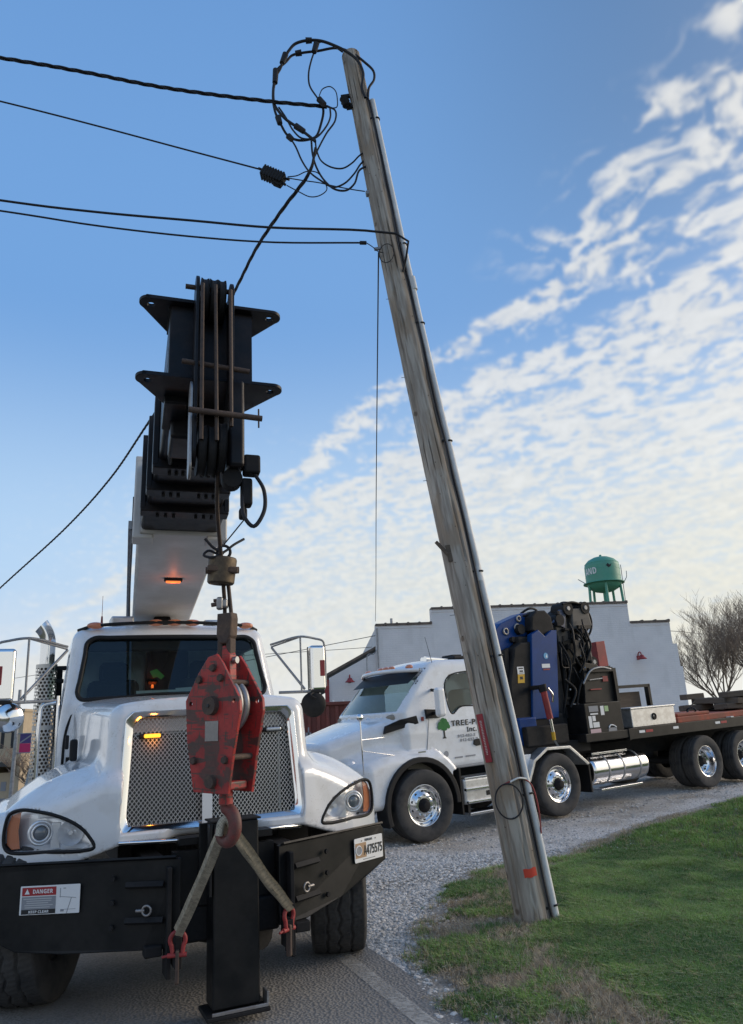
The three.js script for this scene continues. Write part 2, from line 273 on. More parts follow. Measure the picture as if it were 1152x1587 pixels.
M.plank = std({ map: tex(512, [0.9, 0.22], (u, v) => { const g = fbm(u * 4, v * 30, 5, 30, 77); return mix3([0.07, 0.052, 0.04], [0.17, 0.135, 0.10], g); }, true), roughness: 0.9 });
{ // limestone gravel
  const f = memo((u, v) => { const a = worley(u, v, 46, 81), b = worley(u, v, 110, 85); return [a, b]; }, 1024);
  M.gravel = std({ vertexColors: true, roughness: 0.95, bumpScale: 0.02,
    map: tex(1024, 1.7, (u, v) => { const [a, b] = f(u, v), big = fbm(u * 4, v * 4, 5, 4, 87); const t = 0.55 * a[2] + 0.45 * b[2]; let c = mix3([0.48, 0.455, 0.425], [0.70, 0.67, 0.63], t); c = mix3(c, [0.40, 0.37, 0.33], sst(0.5, 0.75, big) * 0.5); return mul(c, 0.72 + 0.42 * clamp((a[1] - a[0]) * 2.2)); }, true),
    bumpMap: tex(1024, 1.7, (u, v) => { const [a, b] = f(u, v); const t = clamp(0.65 * (1 - a[0]) + 0.35 * (1 - b[0])); return [t, t, t]; }) });
  M.pebble = std({ color: lin(0.54, 0.52, 0.49), roughness: 0.95 });
}
M.asphalt = std({ roughness: 0.9, bumpScale: 0.006,
  map: tex(1024, 1.3, (u, v) => { const a = worley(u, v, 120, 91), big = fbm(u * 3, v * 3, 6, 3, 93); let c = mix3([0.16, 0.152, 0.142], [0.265, 0.255, 0.24], a[2]); c = mix3(c, [0.275, 0.255, 0.225], sst(0.42, 0.7, big) * 0.7); return c; }, true),
  bumpMap: tex(512, 1.3, (u, v) => { const a = worley(u, v, 60, 91); const t = 1 - a[0]; return [t, t, t]; }) });
M.roadPaint = std({ roughness: 0.9, transparent: true, color: lin(0.56, 0.55, 0.51), alphaMap: tex(512, 1.1, (u, v) => { const t = 0.22 + 0.42 * sst(0.2, 0.8, fbm(u * 50, v * 50, 4, 50, 95)) * sst(0.3, 0.6, fbm(u * 5, v * 5, 4, 5, 96)); return [t, t, t]; }) });
M.soil = std({ roughness: 1, vertexColors: true, bumpScale: 0.03, map: tex(1024, 1.4, (u, v) => { const a = fbm(u * 30, v * 30, 4, 30, 97), b = worley(u, v, 70, 99); return mul([1, 1, 1], 0.45 + 0.5 * a + 0.25 * (b[2] - 0.3)); }, true), bumpMap: tex(512, 1.4, (u, v) => { const t = fbm(u * 24, v * 24, 5, 24, 97); return [t, t, t]; }) });
M.earth = std({ roughness: 1, map: mottled(512, 9, [0.075, 0.095, 0.035], [0.15, 0.13, 0.08], 0.4, 101, 0.4) });
{ // painted brick wall: courses only just visible at this distance
  const br = (u, v) => { const row = Math.floor(v * 24), x = u * 8 + (row % 2) * 0.5, fx = x - Math.floor(x), fy = v * 24 - row; return Math.min(sst(0, 0.05, fx) * sst(1, 0.95, fx), sst(0, 0.14, fy) * sst(1, 0.86, fy)); };
  M.brickWhite = std({ roughness: 0.85, bumpScale: 0.004,
    map: tex(1024, 1.8, (u, v) => { const a = fbm(u * 5, v * 5, 6, 5, 103), id = h2(Math.floor(u * 8 + (Math.floor(v * 24) % 2) * 0.5) % 8, Math.floor(v * 24), 5); const c = mix3([0.80, 0.775, 0.755], [0.70, 0.68, 0.665], a); const st = sst(0.60, 0.74, fbm(u * 9, v * 2, 5, 9, 117)); return mul(mix3(c, [0.58, 0.56, 0.53], st * 0.22), (0.985 + 0.02 * id) * (0.97 + 0.03 * br(u, v))); }, true),
    bumpMap: tex(512, 1.8, (u, v) => { const t = br(u, v); return [t, t, t]; }) });
}
M.coping = std({ map: mottled(256, 0.8, [0.20, 0.155, 0.12], [0.11, 0.09, 0.075], 0.4, 105, 0.3), roughness: 0.85 });
M.roofDark = std({ color: lin(0.07, 0.068, 0.062), roughness: 0.8 });
M.towerGreen = std({ map: mottled(256, 6, [0.075, 0.34, 0.235], [0.11, 0.32, 0.23], 0.35, 107, 0.08), roughness: 0.5 });
M.container = std({ map: mottled(256, 1.2, [0.20, 0.045, 0.03], [0.13, 0.04, 0.03], 0.4, 109, 0.2), roughness: 0.7 });
M.limestone = std({ map: mottled(256, 2, [0.52, 0.42, 0.29], [0.42, 0.34, 0.24], 0.3, 111, 0.1), roughness: 0.9 });
M.bark = std({ map: mottled(256, 0.6, [0.13, 0.10, 0.08], [0.07, 0.06, 0.05], 0.4, 113, 0.4), roughness: 0.95 });
M.twig = std({ color: lin(0.25, 0.195, 0.15), roughness: 0.95 });

// ---------------------------------------------------------------- ground
const softp = (u) => (u + Math.sqrt(u * u + 1.2)) / 2;
function hgt(x, z) {
  const u = (x - 0.53) * 0.839 - (z + 11.65) * 0.545;
  let h = 0.037 * (softp(u) - softp(u - 13)) - 0.022 - 0.037 * 0;
  h = Math.max(h, 0) * sst(0.0, 0.02, h) + 0;
  return h - 2.6 * sst(4, 17, -x) * sst(12, 42, -z);
}
const RE = (t) => [-0.29 + 0.366 * t, -6.05 + 0.93 * t];            // the road's right edge line, t in metres along the road
{
  const c = [...Array(121)].map((_, i) => { const s = (i - 60) / 60; return Math.sign(s) * (Math.abs(s) * 24 + Math.pow(Math.abs(s), 5) * 676); });
  struct('ground', grid(120, 120, (u, v) => { const x = c[Math.round(u * 120)], z = -c[Math.round(v * 120)] - 10; return [x, hgt(x, z) - 0.06, z]; }), M.earth);
  { const gg = grid(160, 260, (u, v) => { const [ex, ez] = RE(lerp(8, -30, v)), x = ex - 0.05 + Math.pow(u, 1.6) * 42, z = ez - Math.pow(u, 1.6) * 6; return [x, hgt(x, z), z]; }), gp = gg.attributes.position, gc = []; for (let i = 0; i < gp.count; i++) { const x = gp.getX(i), z = gp.getZ(i), n = fbm(x * 0.9 + 20, z * 0.9 + 50, 5, 0, 16), m = fbm(x * 3.2, z * 3.2, 4, 0, 17), t = (x - 0.53) * 0.545 + (z + 11.65) * 0.839, rut = Math.max(Math.exp(-(((t + 0.1 - 0.5 * n) / 0.22) ** 2)), Math.exp(-(((t - 1.9 - 0.5 * n) / 0.22) ** 2))); gc.push(...mul(mix3([1, 1, 1], [0.72, 0.66, 0.57], clamp(sst(0.45, 0.7, n) * 0.7 + 0.35 * rut * sst(0.35, 0.6, m))), 0.92 + 0.16 * m)); gp.setY(i, gp.getY(i) - 0.018 * rut + 0.012 * (m - 0.5)); } gg.computeVertexNormals(); gg.setAttribute('color', new THREE.Float32BufferAttribute(gc, 3)); struct('gravel_lot', gg, M.gravel); }
  struct('asphalt_road', grid(24, 150, (u, v) => { const [ex, ez] = RE(lerp(9, -60, v)), n = 0.16 * (fbm(v * 90, 3, 4, 0, 7) - 0.4), w = lerp(0.24 + n, -9, u), x = ex + 0.93 * w, z = ez - 0.366 * w; return [x, hgt(x, z) + 0.016, z]; }), M.asphalt);
  const ln = grid(2, 60, (u, v) => { const [ex, ez] = RE(lerp(8, -28, v)), w = lerp(0.03, -0.09, u), x = ex + 0.93 * w, z = ez - 0.366 * w; return [x, hgt(x, z) + 0.021, z]; });
  struct('road_edge_line', ln, M.roadPaint);
}
const EDGE = [[26, -26], [12, -18.2], [6.22, -13.95], [4.59, -12.65], [3.17, -11.3], [2.06, -9.95], [1.09, -9.25], [0.5, -8.25], [0.16, -6.95], [0.1, -6.0], [0.17, -5.3], [0.24, -4.8], [0.6, -3.6], [1.5, 0], [2.6, 4]];
const LUSH = [[26, -25.7], [12, -17.95], [6.1, -13.65], [4.5, -12.2], [3.0, -10.75], [2.0, -9.3], [1.5, -8.2], [1.3, -7.2], [1.24, -6.69], [1.06, -6.16], [1.2, -5.42], [1.32, -4.9], [1.5, -4.2], [2.2, 0], [3.2, 4]];
const along = (L, t) => { const f = t * (L.length - 1), i = Math.min(L.length - 2, Math.floor(f)), k = f - i; return [lerp(L[i][0], L[i + 1][0], k), lerp(L[i][1], L[i + 1][1], k)]; };
function rightOf(L, x, z) {                                        // signed distance, positive on the lawn's side of the line
  let best = 1e9, sg = 1; for (let i = 0; i < L.length - 1; i++) { const [ax, az] = L[i], [bx_, bz] = L[i + 1], ex = bx_ - ax, ez = bz - az, t = clamp(((x - ax) * ex + (z - az) * ez) / (ex * ex + ez * ez)), d = Math.hypot(x - ax - ex * t, z - az - ez * t); if (d < best) { best = d; sg = (ex * (z - az) - ez * (x - ax)) < 0 ? 1 : -1; } } return best * sg;
}
function lawnKind(x, z) {                                          // [green cover, straw cover]
  const n = fbm(x * 1.6 + 40, z * 1.6 + 40, 4, 0, 5), n2 = fbm(x * 4 + 9, z * 4 + 70, 3, 0, 6);
  const l = rightOf(LUSH, x, z) + (n - 0.5) * 0.9, e = rightOf(EDGE, x, z) + (n2 - 0.5) * 0.5;
  let green = sst(-0.08, 0.22, l);
  const blob = (cx, cz, rx, rz) => 1 - sst(0.55, 1.1, Math.hypot((x - cx) / rx, (z - cz) / rz) + (n2 - 0.5) * 0.8);
  green = Math.max(green, 0.85 * blob(0.78, -8.25, 0.55, 0.5), 0.6 * blob(0.95, -7.2, 0.4, 0.4), 0.75 * blob(0.78, -5.75, 0.22, 0.4), 0.5 * blob(0.6, -4.9, 0.3, 0.25), 0.55 * blob(2.1, -9.5, 0.7, 0.35), 0.4 * blob(3.4, -10.9, 0.8, 0.35));
  green = Math.max(green, 0.66 * sst(0.42, 0.60, n2) * sst(0.02, 0.3, e)) * sst(-0.02, 0.12, e);
  const straw = (1 - green) * clamp(0.18 + 0.9 * blob(1.0, -5.3, 0.45, 0.75) + 0.5 * sst(0.4, 0.6, n)) * sst(0.0, 0.4, e);
  return [green, straw];
}
const lawnAt = (u, v) => { const [ex, ez] = along(EDGE, v), k = Math.pow(u, 2.2), x = lerp(ex, 34, k), z = lerp(ez, lerp(-26, 4, v), k); return [x, z]; };
const lawnH = (x, z) => hgt(x, z) + 0.010 + 0.05 * sst(0, 0.9, rightOf(EDGE, x, z)) + 0.02 * sst(0, 0.3, rightOf(EDGE, x, z)) * (fbm(x * 3, z * 3, 3, 0, 8) - 0.3);
{
  const g = grid(130, 230, (u, v) => { const [x, z] = lawnAt(u, v); return [x, lawnH(x, z), z]; }), p = g.attributes.position, col = [];
  for (let i = 0; i < p.count; i++) {
    const x = p.getX(i), z = p.getZ(i), [gr, st] = lawnKind(x, z), e = rightOf(EDGE, x, z), n = fbm(x * 7, z * 7, 3, 0, 12);
    let c = mix3([0.46, 0.43, 0.38], [0.25, 0.20, 0.15], sst(0.02, 0.5, e + (n - 0.5) * 0.5)); c = mix3(c, [0.44, 0.36, 0.25], 0.6 * st); c = mix3(c, [0.075, 0.105, 0.035], gr * 0.9);
    col.push(...c);
  }
  g.setAttribute('color', new THREE.Float32BufferAttribute(col, 3)); struct('lawn_soil', g, M.soil);
}
{ // blades, straw and loose stones: instances of a few small tufts
  const r = rng(77), up = V(0, 1, 0), m4 = new THREE.Matrix4(), q = new THREE.Quaternion(), col = new THREE.Color();
  function tuft(n, h, w, spread, lean, s) {
    const rr = rng(s), pos = [], idx = []; for (let b = 0; b < n; b++) {
      const a = rr() * 6.283, ox = (rr() - 0.5) * spread, oz = (rr() - 0.5) * spread, l = lean * (0.3 + rr()), hh = h * (0.55 + 0.6 * rr()), dx = Math.cos(a), dz = Math.sin(a), k = pos.length / 3, px = -dz * w / 2, pz = dx * w / 2;
      pos.push(ox - px, 0, oz - pz, ox + px, 0, oz + pz, ox + dx * l * 0.3 * hh - px * 0.8, hh * 0.55, oz + dz * l * 0.3 * hh - pz * 0.8, ox + dx * l * 0.3 * hh + px * 0.8, hh * 0.55, oz + dz * l * 0.3 * hh + pz * 0.8, ox + dx * l * hh, hh * (1 - 0.25 * l), oz + dz * l * hh);
      idx.push(k, k + 1, k + 2, k + 1, k + 3, k + 2, k + 2, k + 3, k + 4);
    }
    const g = new THREE.BufferGeometry(); g.setAttribute('position', new THREE.Float32BufferAttribute(pos, 3)); g.setIndex(idx); g.computeVertexNormals(); return g;
  }
  const blade = phy({ roughness: 0.85, side: THREE.DoubleSide, transmission: 0.25, thickness: 0 }), dry = std({ roughness: 0.95, side: THREE.DoubleSide });
  function scatter(name, label, cat, geo, mat, n, pick) {
    const im = new THREE.InstancedMesh(geo, mat, n); let k = 0, guard = 0;
    while (k < n && guard++ < n * 30) { const t = pick(); if (!t) continue; const [x, z, s, c, tilt = 0, sy = 1] = t; q.setFromAxisAngle(up, r() * 6.283); if (tilt) q.multiply(new THREE.Quaternion().setFromAxisAngle(V(1, 0, 0), tilt)); m4.compose(V(x, (t[6] ?? lawnH)(x, z), z), q, V(s, s * sy, s)); im.setMatrixAt(k, m4); im.setColorAt(k, col.setRGB(...c)); k++; }
    im.count = k; im.name = numbered(name); im.castShadow = im.receiveShadow = true; im.userData = { kind: 'stuff', label, category: cat }; scene.add(im);
  }
  const spot = () => { const near = r() < 0.72; return near ? [lerp(0, 3.6, r()), lerp(-9.6, -4.0, r())] : [lerp(1, 11, r()), lerp(-17, -7, r())]; };
  const shade = (x, z) => fbm(x * 2.3 + 3, z * 2.3 + 8, 4, 0, 15);
  scatter('lawn_grass', 'lush green mown grass to the right of the leaning pole', 'grass', tuft(9, 0.058, 0.0046, 0.055, 1.15, 5), blade, 105000, () => {
    const [x, z] = spot(), [g] = lawnKind(x, z); if (r() > g * g) return null; const t = shade(x, z), y = r() < 0.12;
    const c = y ? [0.36, 0.31, 0.14] : mul(mix3([0.085, 0.20, 0.028], [0.24, 0.38, 0.075], sst(0.25, 0.75, t)), 0.7 + 0.6 * r()); return [x, z, (0.55 + 0.6 * r() + 0.35 * sst(0.4, 0.7, t)) * (0.55 + 0.5 * g), c];
  });
  scatter('dry_grass', 'dead straw and dry grass on bare soil round the pole foot', 'dry grass', tuft(7, 0.036, 0.0032, 0.06, 1.6, 9), dry, 15000, () => {
    const [x, z] = [lerp(0, 5, r()), lerp(-12.5, -4.2, r())], [, s] = lawnKind(x, z); if (r() > s) return null; return [x, z, 0.6 + 0.8 * r(), mul(mix3([0.58, 0.48, 0.33], [0.32, 0.255, 0.18], r()), 0.8 + 0.4 * r()), (r() - 0.5) * 2.2, 0.7];
  });
  const ico = new THREE.IcosahedronGeometry(1, 0); { const p = ico.attributes.position; for (let i = 0; i < p.count; i++) { const k = 0.75 + 0.5 * h2(Math.round(p.getX(i) * 9), Math.round(p.getY(i) * 9 + p.getZ(i) * 31), 3); p.setXYZ(i, p.getX(i) * k, p.getY(i) * k * 0.6, p.getZ(i) * k); } ico.computeVertexNormals(); }
  scatter('loose_gravel', 'loose pale gravel stones scattered across the lot and road shoulder', 'gravel', ico, M.pebble, 46000, () => {
    const t = r(); let x, z; if (t < 0.55) { x = lerp(-1, 3, r()); z = lerp(-10.5, -4.4, r()); } else { x = lerp(-2, 12, r()); z = lerp(-20, -8, r()); }
    const e = rightOf(EDGE, x, z); const dist = (x - RE(0)[0]) * 0.93 - (z - RE(0)[1]) * 0.366; if (e > 0.1 && r() > 0.20 * sst(1.4, 0.1, e)) return null; if (dist < 0.05 && r() > 0.06) return null; if (dist < -1.2) return null;
    const k = 0.55 + 0.8 * r(); return [x, z, 0.005 + 0.02 * Math.pow(r(), 3.5), [k, k * 0.99, k * 0.97], 0, 1, e > 0 ? lawnH : hgt];
  });
}

// ---------------------------------------------------------------- tyres and wheels (axle along x, outer side +x)
function tyreGeo(Ro, W, Rr, tread) {
  const prof = []; const nT = tread ? 44 : 26, hw = W / 2;
  const sideP = (s) => [[s * hw * 0.72, Rr], [s * hw * 0.86, Rr + 0.015], [s * hw * 0.96, lerp(Rr, Ro, 0.28)], [s * hw * 1.03, lerp(Rr, Ro, 0.5)], [s * hw * 1.0, lerp(Rr, Ro, 0.74)], [s * hw * 0.95, lerp(Rr, Ro, 0.9)], [s * hw * 0.90, Ro - 0.016]];
  sideP(-1).forEach((p) => prof.push([...p, 0])); for (let i = 0; i <= nT; i++) { const t = i / nT * 2 - 1; prof.push([t * hw * 0.87, Ro - 0.012 * t * t, 1]); } sideP(1).reverse().forEach((p) => prof.push([...p, 0]));
  const nA = tread ? 300 : 96, pos = [], idx = [], m = prof.length;
  for (let a = 0; a <= nA; a++) {
    const th = a / nA * Math.PI * 2;
    for (const [x, r0, t] of prof) {
      let rr = r0;
      if (t) {
        const xx = x / hw, zig = 0.045 * (Math.abs(((th * 22 / Math.PI) % 2) - 1) - 0.5) * 2;
        let dpt = 0; for (const g of [-0.44, 0, 0.44]) { const d = Math.abs(xx - g - zig * (g === 0 ? 1.4 : 0.7)); dpt = Math.max(dpt, 1 - sst(0.022, 0.05, d)); }
        const sp = (th * 44 / Math.PI + xx * 1.1 + 100) % 1; if (Math.abs(xx) < 0.8 || Math.abs(xx) > 0.62) dpt = Math.max(dpt, (tread ? 0.28 : 0.1) * (1 - sst(0.06, 0.14, Math.abs(sp - 0.5))));
        rr -= 0.016 * dpt;
      }
      pos.push(x, Math.cos(th) * rr, Math.sin(th) * rr);
    }
  }
  for (let a = 0; a < nA; a++) for (let i = 0; i < m - 1; i++) { const k = a * m + i; idx.push(k, k + 1, k + m, k + 1, k + m + 1, k + m); }
  const g = new THREE.BufferGeometry(); g.setAttribute('position', new THREE.Float32BufferAttribute(pos, 3)); g.setIndex(idx); g.computeVertexNormals(); return g;
}
const toX = (g) => g.rotateZ(-Math.PI / 2);                       // lathe axis y -> +x
function wheel(Ro, W, Rr, { tread = false, front = true, duals = false } = {}) {
  const w = new THREE.Mesh(prep(tyreGeo(Ro, W, Rr, tread)), M.rubber); w.name = 'wheel'; w.castShadow = w.receiveShadow = true;
  const o = W / 2;
  const rimP = front ? [[Rr + 0.004, o * 0.80], [Rr - 0.012, o * 0.83], [Rr - 0.03, o * 0.55], [Rr - 0.05, o * 0.42], [Rr - 0.075, o * 0.52], [0.15, o * 0.70], [0.13, o * 0.74], [0.0, o * 0.74]]
    : [[Rr + 0.004, o * 0.80], [Rr - 0.012, o * 0.83], [Rr - 0.022, o * 0.3], [Rr - 0.04, -o * 0.2], [Rr - 0.07, -o * 0.42], [0.15, -o * 0.40], [0.13, -o * 0.34], [0, -o * 0.34]];
  P('rim', toX(lathe(rimP.slice().reverse(), 48)), M.alloy, w);
  const face = front ? o * 0.66 : -o * 0.40, holes = [], nuts = [];
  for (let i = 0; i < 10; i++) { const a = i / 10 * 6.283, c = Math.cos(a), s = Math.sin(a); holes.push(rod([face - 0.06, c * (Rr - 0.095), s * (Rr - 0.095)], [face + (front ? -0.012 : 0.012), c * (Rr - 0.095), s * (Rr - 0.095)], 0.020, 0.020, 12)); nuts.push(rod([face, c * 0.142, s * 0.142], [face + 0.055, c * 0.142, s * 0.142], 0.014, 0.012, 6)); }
  P('shaded_hole_plugs', holes, M.castIron, w).userData.kind = 'stuff'; P('lug_nuts', nuts, M.chrome, w).userData.kind = 'stuff';  // dark plugs on the rim, the shade of its openings put into colour
  P('hub', [toX(lathe([[0.0, face + 0.10], [0.05, face + 0.10], [0.062, face + 0.09], [0.072, face + 0.03], [0.1, face + 0.02], [0.105, face - 0.02]], 24))], M.blackDusty, w);
  P('wheel_back', toX(lathe([[0.02, -o * 0.5], [Rr, -o * 0.55], [Rr + 0.003, -o * 0.7]], 32)), M.castIron, w);
  if (duals) { const d = P('inner_tyre', at(tyreGeo(Ro, W, Rr, false), -W * 1.12, 0, 0), M.rubber, w); d.name = 'inner_tyre'; }
  return w;
}
function put(w, parent, x, y, z, turn = 0) { w.position.set(x, y, z); w.rotation.y = turn; parent.add(w); return w; }

// ---------------------------------------------------------------- white crane truck, front towards us
const T1 = thing('crane_truck', 'white boom crane truck facing us with its boom over the cab, left of pole', 'truck', [-1.328, 0, -5.802]);
T1.rotation.order = 'YXZ'; T1.rotation.set(0, 24.2 * R, 0.87 * R);
const HL = [[0.765, 0.978], [0.80, 1.045], [0.86, 1.105], [0.97, 1.165], [1.10, 1.202], [1.2, 1.214], [1.262, 1.190], [1.285, 1.11], [1.28, 1.005], [1.25, 0.972], [1.0, 0.965], [0.83, 0.962]];
const zFen = (ax) => 0.545 - 0.42 * Math.max(ax - 0.62, 0) - 0.35 * Math.max(ax - 1.05, 0);
const zNose = (ax, y) => 0.555 - 0.11 * ax - 0.10 * Math.max(0, y - 1.05);
const GR = [[-0.60, 1.045], [0.60, 1.045], [0.615, 1.1], [0.578, 1.735], [0.53, 1.782], [-0.53, 1.782], [-0.578, 1.735], [-0.615, 1.1]];
{
  const f = (x, y, z) => {
    const ax = Math.abs(x), w = lerp(0.665, 0.86, clamp((0.5 - z) / 1.7)) + 0.05 * clamp((1.9 - y) / 0.9);
    const top = 1.88 + 0.062 * (0.45 - z) - 0.05 * Math.pow(ax / w, 3);
    const a = rint(0.085, ax - w, y - top, z - zNose(ax, y), -1.2 - z, 0.985 - y);
    const k = clamp((ax - 0.7) / 0.6), ft = 1.47 - 0.26 * k * k - 0.02 * clamp((z + 0.2) * 2, -1, 1) - 0.18 * sst(0.05, 0.5, z) * (0.4 + k);
    const b = Math.max(rint(0.085, ax - (x < 0 ? 1.42 : 1.35) + 0.05 * clamp((y - 1.0) * 3), y - ft, z - zFen(ax), -0.98 - z, 0.3 - ax), 0.84 - y);
    let d = smin(a, b, 0.10);
    d = rint(0.022, d, 0.975 - y - clamp((ax - 0.6) / 0.35) * 0.115);
    d = Math.max(d, -rint(0.02, Math.hypot(y - 0.5, z + 0.12) - 0.64, 0.62 - ax, z - zFen(ax) + 0.16));
    d = Math.max(d, -rint(0.01, Math.abs(y - 1.2) - 0.45, Math.abs(z + 0.45) - 0.68, ax - 0.58));           // engine bay
    d = Math.max(d, -Math.max(polyD(GR, x, y), 0.05 - z));
    d = Math.max(d, -Math.max(polyD(HL, ax, y), zFen(ax) - 0.11 - z, -z));
    return d;
  };
  P('hood', sdf(f, [-1.5, 0.80, -1.3], [1.42, 2.05, 0.66], 0.0235), M.paint, T1);
  // grille
  const G = P('grille', [bx(-0.63, -0.585, 1.04, 1.74, 0.07, 0.34), bx(0.585, 0.63, 1.04, 1.74, 0.07, 0.34), bx(-0.585, 0.585, 1.03, 1.05, 0.07, 0.36)], M.black, T1); P('radiator', [bx(-0.57, 0.57, 0.80, 1.64, -0.02, 0.045), ...[...Array(34)].map((_, i) => bx(-0.56 + i * 0.034, -0.556 + i * 0.034, 0.82, 1.63, 0.045, 0.06))], M.castIron, T1);
  const sh = new THREE.Shape(GR.map((p) => new THREE.Vector2(...p))), inner = new THREE.Path(GR.map(([x, y]) => new THREE.Vector2(x * 0.885, 1.395 + (y - 1.395) * 0.865)));
  sh.holes.push(inner);
  const bend = (g, off) => { const p = g.attributes.position; for (let i = 0; i < p.count; i++) p.setZ(i, p.getZ(i) + zNose(Math.abs(p.getX(i)), p.getY(i)) + off); g.computeVertexNormals(); return g; };
  { const ring = []; const n = 40; const g = []; for (let i = 0; i < GR.length; i++) { const a = GR[i], b = GR[(i + 1) % GR.length]; const s = Math.max(1, Math.round(Math.hypot(b[0] - a[0], b[1] - a[1]) / 0.05)); for (let q = 0; q < s; q++) ring.push([lerp(a[0], b[0], q / s), lerp(a[1], b[1], q / s)]); }
    const N = ring.length, mk = (k, z) => ring.map(([x, y]) => { const X = x * (1 - k * 0.072), Y = 1.395 + (y - 1.395) * (1 - k * 0.085); return [X, Y, zNose(Math.abs(X), Y) + z]; });
    const loops = [mk(-0.38, -0.06), mk(-0.38, 0.004), mk(-0.2, 0.012), mk(0.9, -0.012), mk(1, -0.02), mk(1, -0.07)], pos = [], idx = []; loops.forEach((l) => l.forEach((p) => pos.push(...p)));
    for (let l = 0; l < loops.length - 1; l++) for (let i = 0; i < N; i++) { const a = l * N + i, b = l * N + (i + 1) % N; idx.push(a, b, a + N, b, b + N, a + N); }
    const q = new THREE.BufferGeometry(); q.setAttribute('position', new THREE.Float32BufferAttribute(pos, 3)); q.setIndex(idx); q.computeVertexNormals(); P('grille_surround', q, M.chrome, G); }
  const bars = [], ins = GR.map(([x, y]) => [x * 0.94, 1.395 + (y - 1.395) * 0.93]);
  for (const s of [-1, 1]) for (let c = -1.4; c < 1.4; c += 0.0275) {           // each wire of the woven mesh, clipped to the opening
    let a = null, b = null; for (let t = -0.7; t < 0.7; t += 0.006) { const x = c + t * 0.8 * s, y = 1.395 + t; if (polyD(ins, x, y) < 0) { a = a ?? t; b = t; } }
    if (a === null || b - a < 0.02) continue;
    const n = Math.ceil((b - a) / 0.05), g = new THREE.BoxGeometry(0.0052, 1, 0.006, 1, n, 1), p = g.attributes.position;
    for (let i = 0; i < p.count; i++) { const t = lerp(a, b, p.getY(i) + 0.5), x = c + t * 0.8 * s + p.getX(i), y = 1.395 + t; p.setXYZ(i, x, y, p.getZ(i) + zNose(Math.abs(x), y) - 0.055 + s * 0.0028); }
    g.computeVertexNormals(); bars.push(g);
  }
  P('woven_mesh', bars, M.meshSteel, G);
  for (const s of [-1, 1]) { const z = zNose(0.42, 1.63) - 0.02, b = P('strobe_housing', box(0.15, 0.032, 0.03, s * 0.43, 1.63, z, 0.012), M.trim, G); const l = P(s < 0 ? 'lit_strobe_lens' : 'strobe_lens', box(0.11, 0.026, 0.022, s * 0.43 + (s < 0 ? 0.012 : 0), 1.63, z + 0.018, 0.01), s < 0 ? M.glow : M.plateAlu, G, s < 0 ? 'glowing amber strobe' : undefined); }
  const pl = new THREE.PointLight(0xff9a30, 0.025, 2); pl.name = 'strobe_light'; pl.position.set(-0.42, 1.63, 0.57); pl.castShadow = true; T1.add(pl);
  // headlights
  for (const s of [-1, 1]) {
    const shape = (k, z0) => { const pts = HL.map(([x, y]) => [1.03 + (x - 1.03) * k, 1.09 + (y - 1.09) * k]); const N = 26, pos = [], idx = []; // fan grid from centre following the fender's sweep
      const rings = 8; for (let r = 0; r <= rings; r++) for (const [x, y] of dense(pts)) { const X = lerp(1.03, x, r / rings), Y = lerp(1.09, y, r / rings); pos.push(s * X, Y, zFen(X) + z0 - 0.012 * (r / rings) ** 4); }
      const n = dense(pts).length; for (let r = 0; r < rings; r++) for (let i = 0; i < n; i++) { const a = r * n + i, b = r * n + (i + 1) % n; if (s > 0) idx.push(a, a + n, b, b, a + n, b + n); else idx.push(a, b, a + n, b, b + n, a + n); }
      const g = new THREE.BufferGeometry(); g.setAttribute('position', new THREE.Float32BufferAttribute(pos, 3)); g.setIndex(idx); g.computeVertexNormals(); return g; };
    const dense = (pts) => { const o = []; for (let i = 0; i < pts.length; i++) { const a = pts[i], b = pts[(i + 1) % pts.length]; for (let q = 0; q < 3; q++) o.push([lerp(a[0], b[0], q / 3), lerp(a[1], b[1], q / 3)]); } return o; };
    const h = P('headlight', shape(0.985, -0.085), M.lampSilver, T1);
    const zc = (x, o) => zFen(x) + o;
    const bowl = (r, d) => lathe([[0.002, -d], [r * 0.4, -d * 0.86], [r * 0.75, -d * 0.45], [r, 0]], 28).rotateX(Math.PI / 2);
    P('reflector_bowl', [at(bowl(0.078, 0.05), s * 0.90, 1.065, zc(0.9, -0.035)), rod([s * 0.9, 1.065, zc(0.9, -0.09)], [s * 0.9, 1.065, zc(0.9, -0.03)], 0.014)], M.lampSilver, h);
    P('projector_lamp', [at(new THREE.TorusGeometry(0.068, 0.010, 10, 32), s * 1.075, 1.075, zc(1.075, -0.03)), at(new THREE.TorusGeometry(0.05, 0.007, 8, 28), s * 1.075, 1.075, zc(1.075, -0.02))], M.lampSilver, h);
    P('projector_lens', at(new THREE.SphereGeometry(0.044, 20, 14).scale(1, 1, 0.55), s * 1.075, 1.075, zc(1.075, -0.035)), phy({ color: lin(0.16, 0.18, 0.20), roughness: 0.15, clearcoat: 1 }), h);
    P('bezel', [box(0.13, 0.05, 0.02, s * 1.03, 1.185, zc(1.03, -0.06), 0.008), box(0.06, 0.16, 0.02, s * 0.985, 1.05, zc(0.985, -0.08), 0.008)], M.lampSilver, h);
    const am = HL.slice(5, 10).map(([x, y]) => [x * 0.988 + 0.004, 1.09 + (y - 1.09) * 0.93]); am.push([1.19, 0.985], [1.205, 1.09], [1.195, 1.2]);
    const ag = extr(am.map(([x, y]) => [s * x, y]), 0.015, 0.002), ap = ag.attributes.position; for (let i = 0; i < ap.count; i++) ap.setZ(i, ap.getZ(i) + zFen(Math.abs(ap.getX(i))) - 0.04); ag.computeVertexNormals();
    P('turn_signal', ag, M.amberLens, h); P('clear_lens', shape(1.0, -0.004), M.lens, h);
